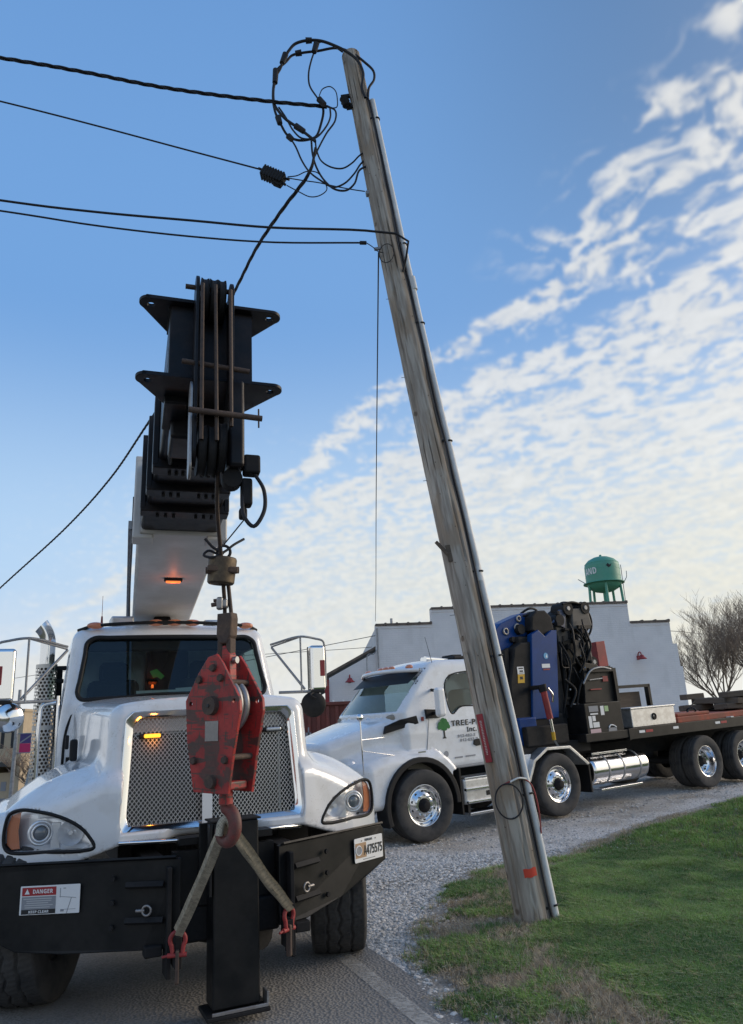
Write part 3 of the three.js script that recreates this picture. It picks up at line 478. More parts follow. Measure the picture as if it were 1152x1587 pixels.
    const rim = HL.map(([x, y]) => { const X = 1.03 + (x - 1.03) * 1.012, Y = 1.09 + (y - 1.09) * 1.02; return [s * X, Y, zFen(X) - 0.002]; }); P('lamp_seal', tube(rim, 0.0115, 120, 6, true), M.trim, h);
  }
  PS('hood_latch', [-1, 1].map((s) => at(box(0.03, 0.11, 0.05, 0, 0, 0, 0.01), s * 0.905, 1.62, -0.95)), M.trim, T1);
  P('cowl_seam', tube([[-0.93, 1.3, -1.19], [-0.9, 1.75, -1.19], [-0.8, 1.93, -1.19], [-0.4, 1.985, -1.195], [0.4, 1.985, -1.195], [0.8, 1.93, -1.19], [0.9, 1.75, -1.19], [0.93, 1.3, -1.19]], 0.012, 80, 6), M.trim, T1);
  P('hood_vent', [bx(-0.90, -0.845, 1.48, 1.64, -0.52, -0.42, 0.02)], M.trim, T1); P('vent_trim', [bx(-0.925, -0.87, 1.34, 1.44, -0.50, -0.43, 0.015)], M.chrome, T1);
}
{ // cab
  const hwid = (y) => lerp(0.995, 0.87, clamp((y - 1.5) / 1.15)), zF = (ax, y) => -1.08 - 0.36 * Math.max(0, y - 1.93) - 0.13 * ax * ax;
  const cabD = (x, y, z) => { const ax = Math.abs(x); return rint(0.10, ax - hwid(y), y - (2.675 - 0.05 * ax * ax - 0.05 * sst(-1.7, -1.25, z)), z - zF(ax, y), -2.55 - z, 1.0 - y); };
  const WS = [[-0.80, 1.965], [0.80, 1.965], [0.835, 2.02], [0.765, 2.47], [0.70, 2.515], [-0.70, 2.515], [-0.765, 2.47], [-0.835, 2.02]];
  const f = (x, y, z) => { const c = cabD(x, y, z); let d = Math.max(c, -(c + 0.06)); d = Math.max(d, -Math.max(polyD(WS, x, y) + 0.012, -1.75 - z)); d = Math.max(d, -rint(0.05, Math.abs(y - 2.2) - 0.24, Math.abs(z + 1.86) - 0.36, 0.6 - Math.abs(x))); return d; };
  const cab = P('cab', sdf(f, [-1.12, 0.93, -2.65], [1.12, 2.78, -0.98], 0.026), M.paint, T1);
  const glass = grid(20, 10, (u, v) => { const y = lerp(1.955, 2.525, v), w = lerp(0.83, 0.74, v), x = lerp(-w, w, u); return [x, y, zF(Math.abs(x), y) - 0.028]; }); P('windscreen', glass, M.glass, cab);
  const gk = []; for (let i = 0; i < WS.length; i++) { const a = WS[i], b = WS[(i + 1) % WS.length], n = Math.max(1, Math.round(Math.hypot(b[0] - a[0], b[1] - a[1]) / 0.12)); for (let q = 0; q < n; q++) { const x = lerp(a[0], b[0], q / n), y = lerp(a[1], b[1], q / n); gk.push([x, y, zF(Math.abs(x), y) - 0.006]); } }
  P('windscreen_seal', tube(gk, 0.02, 200, 8, true), M.trim, cab);
  for (const s of [-1, 1]) P('side_window', grid(6, 6, (u, v) => { const y = lerp(1.95, 2.45, v), z = lerp(-2.23, -1.49, u); return [s * (hwid(y) - 0.03), y, z]; }), M.glass, cab);
  P('dashboard', [bx(-0.82, 0.82, 1.62, 1.93, -1.62, -1.22, 0.05), bx(0.2, 0.62, 1.9, 1.99, -1.6, -1.3, 0.04)], M.interior, cab);
  P('headliner', [bx(-0.76, 0.76, 2.40, 2.56, -1.50, -1.40, 0.03), bx(-0.12, 0.32, 1.9, 2.5, -2.44, -2.38, 0.02)], M.interior, cab);
  for (const s of [-1, 1]) P('seat', [bx(s * 0.45 - 0.26, s * 0.45 + 0.26, 1.35, 1.6, -2.2, -1.7, 0.08), bx(s * 0.45 - 0.25, s * 0.45 + 0.25, 1.55, 2.2, -2.32, -2.16, 0.08), bx(s * 0.45 - 0.14, s * 0.45 + 0.14, 2.16, 2.38, -2.32, -2.2, 0.06)], M.interior, cab);
  const sw = new THREE.TorusGeometry(0.2, 0.016, 8, 32).rotateX(-0.6).translate(0.42, 1.93, -1.66); P('steering_wheel', sw, M.interior, cab);
  P('green_note', extr([[-0.30, 2.215], [-0.24, 2.235], [-0.17, 2.17], [-0.20, 2.14], [-0.235, 2.165], [-0.27, 2.155]], 0.004, 0.001).translate(0.07, -0.02, -1.22), M.green, cab);
  P('papers', [box(0.42, 0.10, 0.004, 0, 0, 0).rotateX(-0.5).translate(-0.12, 1.99, -1.33), box(0.15, 0.11, 0.004, 0, 0, 0).rotateX(-0.4).rotateZ(0.05).translate(0.1, 2.0, -1.34)], std({ color: lin(0.55, 0.60, 0.58), roughness: 0.7 }), cab);
  P('roof_gutter', tube([[-0.84, 2.605, -1.52], [-0.72, 2.628, -1.40], [-0.3, 2.65, -1.33], [0.3, 2.65, -1.33], [0.72, 2.628, -1.40], [0.84, 2.605, -1.52]], 0.016, 40, 8), M.trim, cab);
  for (const x of [-0.70, -0.17, 0, 0.17, 0.70]) P('marker_lamp', new THREE.SphereGeometry(1, 16, 10).scale(0.075, 0.032, 0.04).translate(x, 2.655 - 0.045 * x * x, -1.345 - 0.10 * x * x), M.amberLens, cab);
  P('roof_unit', [bx(-0.55, -0.34, 2.66, 2.755, -1.85, -1.6, 0.02)], M.plateAlu, cab);
  P('antenna', [rod([-0.62, 2.6, -1.8], [-0.62, 2.78, -1.8], 0.016, 0.008), rod([-0.62, 2.78, -1.8], [-0.62, 2.98, -1.8], 0.003, 0.002, 6)], M.redPlain, cab);
  P('roof_beacon', box(0.2, 0.05, 0.1, 0.42, 2.69, -1.6, 0.02), M.plateAlu, cab);
  P('grab_handle', [tube([[-1.0, 1.95, -1.18], [-1.1, 1.93, -1.18], [-1.12, 1.8, -1.18], [-1.12, 1.3, -1.18]], 0.016, 30), rod([-0.985, 1.25, -1.09], [-0.985, 2.0, -1.09], 0.012)], M.chrome, cab);
  PS('wiper', [tube([[-0.55, 1.965, -1.115], [-0.25, 1.99, -1.09], [0.1, 1.985, -1.09]], 0.008, 20), tube([[0.15, 1.965, -1.09], [0.4, 1.99, -1.11], [0.62, 1.99, -1.15]], 0.008, 20)], M.trim, cab);
  // mirrors
  for (const s of [-1, 1]) {
    const x0 = s * 0.93, xm = s * (s < 0 ? 1.41 : 1.31), zm = -1.02;
    const arm = P('mirror_arm', [tube([[x0, 2.435, -1.32], [xm - s * 0.17, 2.475, zm], [xm - s * 0.02, 2.455, zm], [xm + s * 0.06, 2.43, zm], [xm + s * 0.075, 2.36, zm], [xm + s * 0.075, 2.0, zm]], 0.011, 60), rod([x0, 2.41, -1.3], [xm - s * 0.17, 2.472, zm], 0.008), rod([x0, 2.40, -1.28], [xm - s * 0.14, 1.98, zm], 0.012), rod([s * 0.97, 1.965, -1.2], [xm + s * 0.05, 1.955, zm], 0.014), rod([xm - s * 0.17, 2.475, zm], [xm - s * 0.17, 1.955, zm], 0.009)], M.galv, T1);
    P('mirror_head', box(0.155, 0.43, 0.10, xm - s * 0.005, 2.175, zm - 0.02, 0.03), M.chrome, arm); P('mirror_back', box(0.15, 0.415, 0.02, xm - s * 0.005, 2.175, zm - 0.075, 0.008), M.trim, arm);
    P('mirror_reflector', box(0.045, 0.15, 0.012, xm + s * 0.035, 2.17, zm + 0.033, 0.004), M.redPlain, arm);
    P('convex_mirror', [lathe([[0, 0.045], [0.06, 0.04], [0.105, 0.022], [0.118, 0.0], [0.112, -0.012], [0, -0.012]].reverse(), 36).rotateX(Math.PI / 2).rotateY(s * -0.25).translate(xm - s * 0.06, 1.835, zm + 0.01)], s < 0 ? M.chrome : M.blackDusty, arm);
    P('mirror_bracket', [tube([[xm - s * 0.03, 1.955, zm], [xm - s * 0.10, 1.92, zm + 0.05], [xm - s * 0.05, 1.885, zm + 0.06]], 0.01, 20), box(0.13, 0.03, 0.06, xm - s * 0.01, 1.955, zm, 0.01)], M.trim, arm);
  }
  // exhaust stack with perforated guard
  const ex = -1.085, ez = -1.9, E = P('exhaust_stack', rod([ex, 0.9, ez], [ex, 2.5, ez], 0.062, 0.062, 24), M.rust, T1);
  const cells = [], pos = [], idx = [], r0 = 0.094, nA = 17, nR = 34, y0 = 1.28, y1 = 2.335; let vi = 0;
  for (let j = 0; j < nR; j++) for (let i = 0; i < nA; i++) {
    const u0 = i + (j % 2) * 0.5, cw = Math.PI * 2 / nA, ch = (y1 - y0) / nR, ca = (u0 + 0.5) * cw, cy = y0 + (j + 0.5) * ch, w = cw * r0, solid = j === 15 || j === nR - 1 || j === 0;
    const outer = [[-1, -1], [0, -1], [1, -1], [1, 0], [1, 1], [0, 1], [-1, 1], [-1, 0]], hr = solid ? 0.0001 : Math.min(w, ch) * 0.40;
    for (let q = 0; q < 8; q++) { const [a, b] = outer[q], an = ca + a * cw / 2, l = Math.hypot(a, b); for (const [aa, yy] of [[an, cy + b * ch / 2], [ca + a / l * hr / r0, cy + b / l * hr]]) pos.push(ex + Math.cos(aa) * r0, yy, ez + Math.sin(aa) * r0); }
    for (let q = 0; q < 8; q++) { const a = vi + q * 2, b = vi + ((q + 1) % 8) * 2; idx.push(a, a + 1, b, b, a + 1, b + 1); } vi += 16;
  }
  const hg = new THREE.BufferGeometry(); hg.setAttribute('position', new THREE.Float32BufferAttribute(pos, 3)); hg.setIndex(idx); hg.computeVertexNormals();
  P('perforated_guard', hg, std({ color: lin(0.55, 0.53, 0.50), metalness: 0.8, roughness: 0.35, side: THREE.DoubleSide }), E);
  { const n = 24, rs = 28, p = [], ii = []; for (let a = 0; a <= n; a++) { const t = a / n, th = t * 0.95, yc = 2.33 + (t < 0.35 ? t * 0.55 : 0.1925 + Math.sin((t - 0.35) * 1.3) * 0.24), xc = ex - (t < 0.35 ? 0 : (1 - Math.cos((t - 0.35) * 1.5)) * 0.16), tilt = t < 0.35 ? 0 : (t - 0.35) * 1.1; for (let b = 0; b <= rs; b++) { const f = b / rs * 6.283; p.push(xc + Math.cos(f) * 0.066 * Math.cos(tilt), yc + Math.cos(f) * 0.066 * Math.sin(tilt) * 1.3, ez + Math.sin(f) * 0.066); } }
    for (let a = 0; a < n; a++) for (let b = 0; b < rs; b++) { const k = a * (rs + 1) + b; ii.push(k, k + rs + 1, k + 1, k + 1, k + rs + 1, k + rs + 2); } const g = new THREE.BufferGeometry(); g.setAttribute('position', new THREE.Float32BufferAttribute(p, 3)); g.setIndex(ii); g.computeVertexNormals(); P('elbow_pipe', g, std({ color: lin(0.8, 0.8, 0.8), metalness: 1, roughness: 0.12, side: THREE.DoubleSide }), E); }
  P('stack_bracket', [bx(-1.0, -0.94, 1.2, 2.32, ez - 0.15, ez - 0.1), box(0.16, 0.04, 0.05, -0.99, 2.3, ez, 0.01), box(0.14, 0.04, 0.05, -1.0, 2.18, ez, 0.01)], M.blackDusty, E);
}
{ // bumper, front stabiliser, underbody, wheels
  const zB = (ax) => 0.95 - 0.50 * Math.max(0, ax - 0.36) - 0.1 * Math.max(0, ax - 1.1);
  const half = (s) => { const o = s < 0 ? 0.13 : 0, a = [[0.30, 0.92], [1.20 + o, 0.92], [1.225 + o, 0.89], [1.235 + o, 0.68 - o], [1.05 + o, s < 0 ? 0.46 : 0.615], [0.80 + o, s < 0 ? 0.44 : 0.53], [0.5, s < 0 ? 0.44 : 0.47], [0.30, s < 0 ? 0.44 : 0.47]].map(([x, y]) => [s * x, y]); const g = extr(a, 0.05, 0.006), p = g.attributes.position; for (let i = 0; i < p.count; i++) p.setZ(i, p.getZ(i) + zB(Math.abs(p.getX(i))) - 0.05); g.computeVertexNormals(); return g; };
  const B = P('bumper', [half(-1), half(1), bx(-0.32, 0.32, 0.52, 0.93, 0.70, 0.78), bx(-0.28, 0.32, 0.96, 1.0, 0.6, 0.75)], M.black, T1);
  for (const s of [-1, 1]) {
    const d = Math.atan(0.50) * s, lip = [[s * 0.32, 0.918, zB(0.32) - 0.02], [s * (s < 0 ? 1.33 : 1.2), 0.918, zB(s < 0 ? 1.33 : 1.2) - 0.02]]; P('bumper_lip', bar(...lip, 0.012, 0.07), M.black, B);
    P('bracket_plate', [bx(s * 0.36, s * 0.385, 0.30, 0.88, 0.85, 1.0, 0.004), bar([s * 0.40, 0.79, zB(0.4) + 0.03], [s * 0.60, 0.79, zB(0.6) + 0.012], 0.03, 0.03), bar([s * 0.40, 0.60, zB(0.4) + 0.03], [s * 0.60, 0.60, zB(0.6) + 0.012], 0.03, 0.03)], M.blackDusty, B);
    for (const y of [0.57, 0.70, 0.83]) P('bolt', rod([s * 0.67, y, zB(0.67)], [s * 0.67 + s * 0.007, y, zB(0.67) + 0.018], 0.016, 0.016, 6), M.blackDusty, B);
    const rg = new THREE.TorusGeometry(0.026, 0.007, 8, 20).rotateY(s * 0.5).translate(s * 0.49, 0.655, zB(0.49) + 0.035); P('tow_ring', [rg, rod([s * 0.50, 0.655, zB(0.5) + 0.03], [s * 0.545, 0.655, zB(0.545) + 0.03], 0.01)], M.steel, B);
    P('outrigger_lug', [bx(s * 0.31, s * 0.35, 0.36, 0.52, 0.93, 1.07, 0.006), box(0.10, 0.06, 0.10, s * 0.45, 0.44, 0.9, 0.01)], M.blackDusty, B);
  }
  const slope = (s, g, x, y, o) => { g.rotateY(s * Math.atan(0.5)); return at(g, s * x, y, zB(x) + o); };
  const lp = P('licence_plate', slope(1, extr(rrect(0.305, 0.155, 0.012), 0.004, 0.001), 1.06, 0.785, 0.004), M.white, T1, 'white state licence plate with black digits');
  P('plate_panel', slope(1, box(0.115, 0.095, 0.001, -0.085, -0.002, 0), 1.06, 0.785, 0.0095), M.tan, lp); P('plate_badge', [slope(1, extr((() => { const s = new THREE.Shape(); s.absarc(-0.108, -0.002, 0.031, 0, 6.283); return s; })(), 0.001), 1.06, 0.785, 0.0102)], M.inkGrey, lp); P('badge_ring', slope(1, at(new THREE.TorusGeometry(0.03, 0.004, 6, 28), -0.108, -0.002, 0), 1.06, 0.785, 0.011), M.white, lp);
  P('plate_number', slope(1, at(text('A475575', 0.062, 0.205, 0.001), 0.045, -0.006, 0), 1.06, 0.785, 0.0105), M.ink, lp); P('plate_state', slope(1, at(text('INDIANA', 0.016, 0.085, 0.001, serif), 0, 0.059, 0), 1.06, 0.785, 0.0095), M.ink, lp);
  P('plate_slogan', slope(1, at(box(0.13, 0.005, 0.001), 0, -0.063, 0), 1.06, 0.785, 0.0095), M.inkGrey, lp); PS('plate_screw', [-1, 1].map((k) => slope(1, rod([k * 0.075, 0.058, 0], [k * 0.075, 0.058, 0.003], 0.005), 1.06, 0.785, 0.0095)), M.steel, lp);
  const D = (g, o) => slope(-1, g, 1.005, 0.735, o), ds = P('danger_sign', D(extr(rrect(0.36, 0.155, 0.006), 0.003, 0.0008), 0.004), M.white, T1, 'danger keep clear sign');
  P('sign_black', D(box(0.205, 0.093, 0.001, -0.068, -0.027, 0), 0.0085), M.inkGrey, ds); P('sign_red', D(box(0.205, 0.045, 0.001, -0.068, 0.047, 0), 0.0085), M.inkRed, ds); P('sign_foot', D(box(0.205, 0.024, 0.001, -0.068, -0.061, 0), 0.0092), M.ink, ds);
  P('danger_text', [D(at(text('DANGER', 0.022, 0.12, 0.001), -0.045, 0.047, 0), 0.0095), D(at(text('KEEP CLEAR', 0.014, 0.12, 0.001), -0.065, -0.061, 0), 0.0102)], M.white, ds);
  P('warning_triangle', D(extr([[-0.155, 0.034], [-0.125, 0.034], [-0.14, 0.062]], 0.001), 0.0095), M.white, ds);
  P('sign_lines', [0, 1, 2, 3, 4].map((k) => D(box(0.17 - 0.02 * (k % 3), 0.0045, 0.001, -0.075 + 0.008 * (k % 2), 0.008 - k * 0.0115, 0), 0.0095)), std({ color: lin(0.5, 0.5, 0.5), roughness: 0.6 }), ds);
  P('sign_drawing', [D(box(0.003, 0.05, 0.001, 0.06, 0.035, 0), 0.0085), D(box(0.10, 0.0025, 0.001, 0.105, 0.02, 0).rotateZ(-0.1), 0.0085), D(box(0.003, 0.09, 0.001, 0.12, 0, 0).rotateZ(-0.3), 0.0085), D(box(0.02, 0.012, 0.001, 0.075, -0.06, 0), 0.0085), D(box(0.07, 0.002, 0.001, 0.12, -0.055, 0), 0.0085), D(box(0.015, 0.004, 0.001, 0.085, 0.058, 0), 0.0085)], M.inkGrey, ds);
  const F = P('front_stabiliser', [bx(-0.125, 0.155, 0.10, 1.10, 0.83, 1.02, 0.012), bx(-0.17, 0.18, 0.62, 1.085, 0.80, 0.83, 0.006), bx(-0.150, -0.136, 0.7, 1.095, 0.98, 1.04)], M.black, T1);
  P('foot_plate', [bx(-0.165, 0.205, 0.060, 0.085, 0.80, 1.06, 0.008)], M.blackDusty, F); P('foot_edge', [bx(-0.135, 0.195, 0.086, 0.104, 1.045, 1.058, 0.003), bx(0.185, 0.20, 0.086, 0.16, 0.95, 1.05, 0.003)], M.steel, F); P('stabiliser_cap', bx(-0.14, 0.17, 1.101, 1.112, 0.83, 1.03, 0.004), M.blackDusty, F);
  P('reflective_strip', bx(-0.11, -0.045, 1.03, 1.42, 0.60, 0.61), M.white, T1);
  P('chassis_frame', [bx(-0.48, -0.36, 0.62, 0.9, -9, 0.86), bx(0.36, 0.48, 0.62, 0.9, -9, 0.86), bx(-0.34, 0.34, 0.42, 0.62, 0.55, 0.82, 0.02), bx(-0.55, 0.55, 0.66, 0.74, 0.62, 0.7), bx(-0.42, 0.42, 0.75, 1.6, -0.95, -0.12), bx(-0.9, 0.9, 0.95, 1.5, -2.4, -1.15)], M.blackDusty, T1);
  P('front_axle', [bx(-0.95, 0.95, 0.40, 0.54, -0.18, -0.02, 0.03), bx(-0.55, -0.35, 0.4, 0.66, -0.6, 0.6, 0.02), bx(0.35, 0.55, 0.4, 0.66, -0.6, 0.6, 0.02), rod([-0.2, 0.35, -0.3], [0.3, 0.35, 0.55], 0.12, 0.1)], M.blackDusty, T1);
  PS('under_pipe', [tube([[-0.62, 0.99, 0.55], [-0.3, 0.985, 0.66], [0.0, 0.985, 0.7]], 0.012, 20), tube([[0.1, 0.985, 0.68], [0.4, 0.985, 0.6], [0.6, 0.97, 0.5]], 0.012, 20)], M.chrome, T1);
  const w0 = wheel(0.535, 0.40, 0.29, { tread: true }); put(w0, T1, 1.07, 0.520, -0.1, -19 * R);
  const w1 = w0.clone(); put(w1, T1, -1.07, 0.552, -0.1, Math.PI - 21 * R);
  PS('mud_flap', [bx(0.72, 1.2, 0.65, 1.2, -0.96, -0.94), bx(-1.2, -0.72, 0.65, 1.2, -0.96, -0.94)], M.trim, T1);
  const rw = wheel(0.52, 0.28, 0.29, { front: false, duals: true });
  for (const [x, z] of [[1.12, -5.6], [-1.12, -5.6], [1.12, -7.0], [-1.12, -7.0]]) { const w = (x === 1.12 && z === -5.6) ? rw : rw.clone(); put(w, T1, x, 0.52 - x * 0.0152, z, x > 0 ? 0 : Math.PI); }
  P('truck_deck', [bx(-1.22, 1.22, 1.05, 1.22, -9.4, -2.75, 0.02), bx(-1.2, 1.2, 0.75, 1.05, -4.6, -2.9, 0.02)], M.black, T1);
  P('crane_pedestal', [bx(-0.55, 0.55, 1.22, 2.3, -3.9, -3.0, 0.05), bx(-0.42, -0.30, 2.2, 2.95, -5.0, -3.2, 0.02), bx(0.30, 0.42, 2.2, 2.95, -5.0, -3.2, 0.02)], M.boomWhite, T1);
}

{ // boom, lying over the cab and reaching out towards us
  T1.updateMatrixWorld(true);
  const sec = (w, h, y0, z0, z1, t = 0.012) => [bx(-w / 2, w / 2, y0, y0 + h, z0, z1, 0.03)];
  const boom = P('boom', sec(0.575, 0.54, 0, -7.2, 0), M.boomWhite); boom.name = 'boom'; delete taken.boom;
  boom.rotation.order = 'YXZ'; boom.position.set(-1.33, 2.95, -4.95); boom.rotation.set(-3.6 * R, 18.4 * R, 0); boom.updateMatrixWorld(true); T1.attach(boom);
  P('end_collar', [bx(-0.32, -0.26, -0.02, 0.56, -0.16, 0.0, 0.015), bx(0.26, 0.32, -0.02, 0.56, -0.16, 0, 0.015), bx(-0.32, 0.32, 0.53, 0.58, -0.16, 0, 0.01), bx(-0.32, -0.18, -0.03, 0.0, -0.16, 0.0, 0.01), bx(0.18, 0.32, -0.03, 0.0, -0.16, 0.0, 0.01)], M.boomWhite, boom);
  let y = 0.03; const W = [0.53, 0.475, 0.425, 0.385], H = [0.49, 0.455, 0.43, 0.405], Z = [0.42, 0.72, 1.0, 1.9];
  for (let i = 0; i < 4; i++) { P('telescopic_section', sec(W[i], H[i], y, -0.3, Z[i]), M.boomBlack, boom); if (i < 3) { P('section_collar', [bx(-W[i] / 2 - 0.012, W[i] / 2 + 0.012, y - 0.018, y + 0.045, Z[i] - 0.10, Z[i] + 0.01, 0.008), bx(-W[i] / 2 - 0.014, -W[i] / 2 + 0.02, y, y + H[i] + 0.02, Z[i] - 0.12, Z[i] + 0.012, 0.006), bx(W[i] / 2 - 0.02, W[i] / 2 + 0.014, y, y + H[i] + 0.02, Z[i] - 0.12, Z[i] + 0.012, 0.006)], M.boomBlack, boom); for (const x of [-0.17, -0.12, -0.07, 0.07, 0.12, 0.17]) P('collar_bolt', rod([x * (1 - i * 0.12), y - 0.018, Z[i] - 0.05], [x * (1 - i * 0.12), y - 0.036, Z[i] - 0.05], 0.011, 0.011, 6), M.blackDusty, boom); } y += 0.026; }
  y -= 0.026;
  const ear = (lift) => { const s = new THREE.Shape(), zf = 1.98, e = 0.335; s.moveTo(-e + 0.03, -zf); s.absarc(-e + 0.048, -(zf - 0.048), 0.048, Math.PI * 1.5, Math.PI * 0.72, true); s.lineTo(-0.192, -1.70); s.lineTo(0.192, -1.70); s.absarc(e - 0.048, -(zf - 0.048), 0.048, Math.PI * 0.28, -Math.PI * 0.5, true); s.lineTo(-e + 0.03, -zf); s.holes.push(circ(-e + 0.055, -(zf - 0.055), 0.021), circ(e - 0.055, -(zf - 0.055), 0.021)); const g = extr(s, 0.018, 0.003); g.rotateX(-Math.PI / 2); return at(g, 0, lift, 0); };
  P('ear_plate', ear(y - 0.012), M.boomBlack, boom); P('ear_plate', ear(y + 0.395), M.boomBlack, boom);
  P('head_box', [bx(-0.192, 0.192, y, y + 0.40, 1.70, 1.94, 0.008), bx(0.10, 0.192, y + 0.02, y + 0.38, 1.935, 1.945)], M.boomBlack, boom);
  PS('weld_bead', [[-0.192, y + 0.01], [-0.192, y + 0.385], [0.192, y + 0.01], [0.192, y + 0.385]].map(([x, yy]) => rod([x, yy, 1.71], [x, yy, 1.93], 0.007, 0.007, 6)), M.blackDusty, boom);
  PS('side_decal', [bx(0.1925, 0.194, y + 0.12, y + 0.2, 1.76, 1.88), bx(-0.194, -0.1925, y + 0.12, y + 0.2, 1.76, 1.88)], M.inkGrey, boom);
  PS('boom_hose', [tube([[-0.14, y + 0.02, 1.66], [-0.15, y - 0.05, 1.5], [-0.14, y - 0.06, 1.2], [-0.13, y - 0.02, 1.02]], 0.011, 30), tube([[0.12, y + 0.01, 1.68], [0.15, y - 0.06, 1.62], [0.16, y - 0.16, 1.7], [0.16, y - 0.3, 1.85]], 0.010, 30)], M.cable, boom);
  const cheek = (x, t, top, bot, w = 0.075) => { const s = new THREE.Shape(); s.absarc(0, top, w, 0, Math.PI); s.absarc(0, bot, w * 0.9, Math.PI, Math.PI * 2); const g = extr(s, t, 0.003); g.rotateY(Math.PI / 2); return at(g, x, 0, 2.02); };
  P('sheave_cheek', cheek(-0.085, 0.016, y + 0.43, y - 0.40), M.boomBlack, boom); P('sheave_cheek', cheek(0.072, 0.016, y + 0.41, y - 0.02), M.boomBlack, boom);
  P('cheek_edge', [cheek(-0.099, 0.012, y - 0.12, y - 0.47, 0.06)], M.steel, boom);
  const sheave = (r, w) => toX(lathe([[0.02, -w / 2], [r * 0.5, -w / 2 * 0.5], [r * 0.8, -w / 2 * 0.5], [r, -w / 2], [r * 0.93, -w * 0.15], [r * 0.93, w * 0.15], [r, w / 2], [r * 0.8, w / 2 * 0.5], [r * 0.5, w / 2 * 0.5], [0.02, w / 2]], 40));
  for (const x of [-0.042, -0.002, 0.036]) P('upper_sheave', at(sheave(0.105, 0.034), x, y + 0.41, 1.99), M.blackDusty, boom);
  for (const x of [-0.045, -0.003, 0.04]) P('lower_sheave', at(sheave(0.115, 0.036), x, y - 0.38 + (x > 0 ? 0.02 : 0), 2.0), M.blackDusty, boom);
  P('lower_frame', [bx(0.075, 0.15, y - 0.44, y, 1.8, 2.0, 0.02), bx(-0.16, 0.14, y - 0.14, y - 0.01, 1.35, 1.62, 0.02), bx(-0.2, -0.09, y - 0.05, y, 1.5, 1.8, 0.01)], M.boomBlack, boom);
  PS('retaining_pin', [rod([-0.11, y - 0.25, 2.13], [0.205, y - 0.265, 2.13], 0.013), rod([0.19, y - 0.22, 2.13], [0.19, y - 0.31, 2.13], 0.004, 0.004, 6), rod([-0.13, y + 0.455, 2.02], [0.10, y + 0.455, 2.02], 0.012), rod([-0.14, y + 0.02, 2.07], [0.16, y + 0.0, 2.07], 0.012)], M.rust, boom);
  PS('hoist_line', [rod([-0.058, y + 0.42, 2.105], [-0.052, y - 0.38, 2.115], 0.009), rod([0.0, y + 0.42, 2.105], [0.012, y - 0.38, 2.115], 0.009), rod([0.068, y + 0.40, 2.11], [0.075, y - 0.3, 2.10], 0.009)], M.rope, boom);
  P('limit_switch', [box(0.075, 0.09, 0.07, 0.185, y - 0.415, 1.95, 0.012), box(0.05, 0.13, 0.06, 0.165, y - 0.540, 1.93, 0.012), box(0.035, 0.05, 0.04, 0.15, y - 0.640, 1.93, 0.01), rod([0.10, y - 0.480, 1.9], [0.10, y - 0.480, 1.96], 0.045, 0.045, 18)], M.blackDusty, boom);
  P('switch_cable', [tube([[0.20, y - 0.460, 1.96], [0.235, y - 0.540, 1.98], [0.235, y - 0.640, 1.98], [0.19, y - 0.710, 1.97], [0.15, y - 0.660, 1.96], [0.145, y - 0.560, 1.95]], 0.009, 50), rod([0.16, y - 0.660, 1.93], [0.06, y - 0.790, 1.9], 0.003, 0.003, 6)], M.cable, boom);
  for (const x of [-0.14, 0.10]) P('side_cable', tube([[-0.31, 0.2 + x, -5], [-0.325, 0.16 + x, -2.5], [-0.32, 0.2 + x, -0.1]], 0.008, 30), M.wire, boom);
  P('side_guide', bx(-0.35, -0.325, 0.1, 0.16, -4, -0.2), M.galv, boom);
  const lampY = -0.014, lz = -1.15, lp = P('boom_strobe', box(0.15, 0.024, 0.05, 0.02, lampY, lz, 0.01), M.trim, boom); P('strobe_glow', box(0.12, 0.02, 0.036, 0.02, lampY - 0.014, lz, 0.008), M.glowRed, boom, 'glowing amber strobe under the boom');
  const pl = new THREE.PointLight(0xff7a30, 0.02, 2); pl.name = 'boom_strobe_light'; pl.position.set(0.02, lampY - 0.06, lz); pl.castShadow = true; boom.add(pl);
  P('lift_cylinder', rod([0, -0.9, -4.4], [0, -0.05, -2.6], 0.09), M.blackDusty, boom);
}
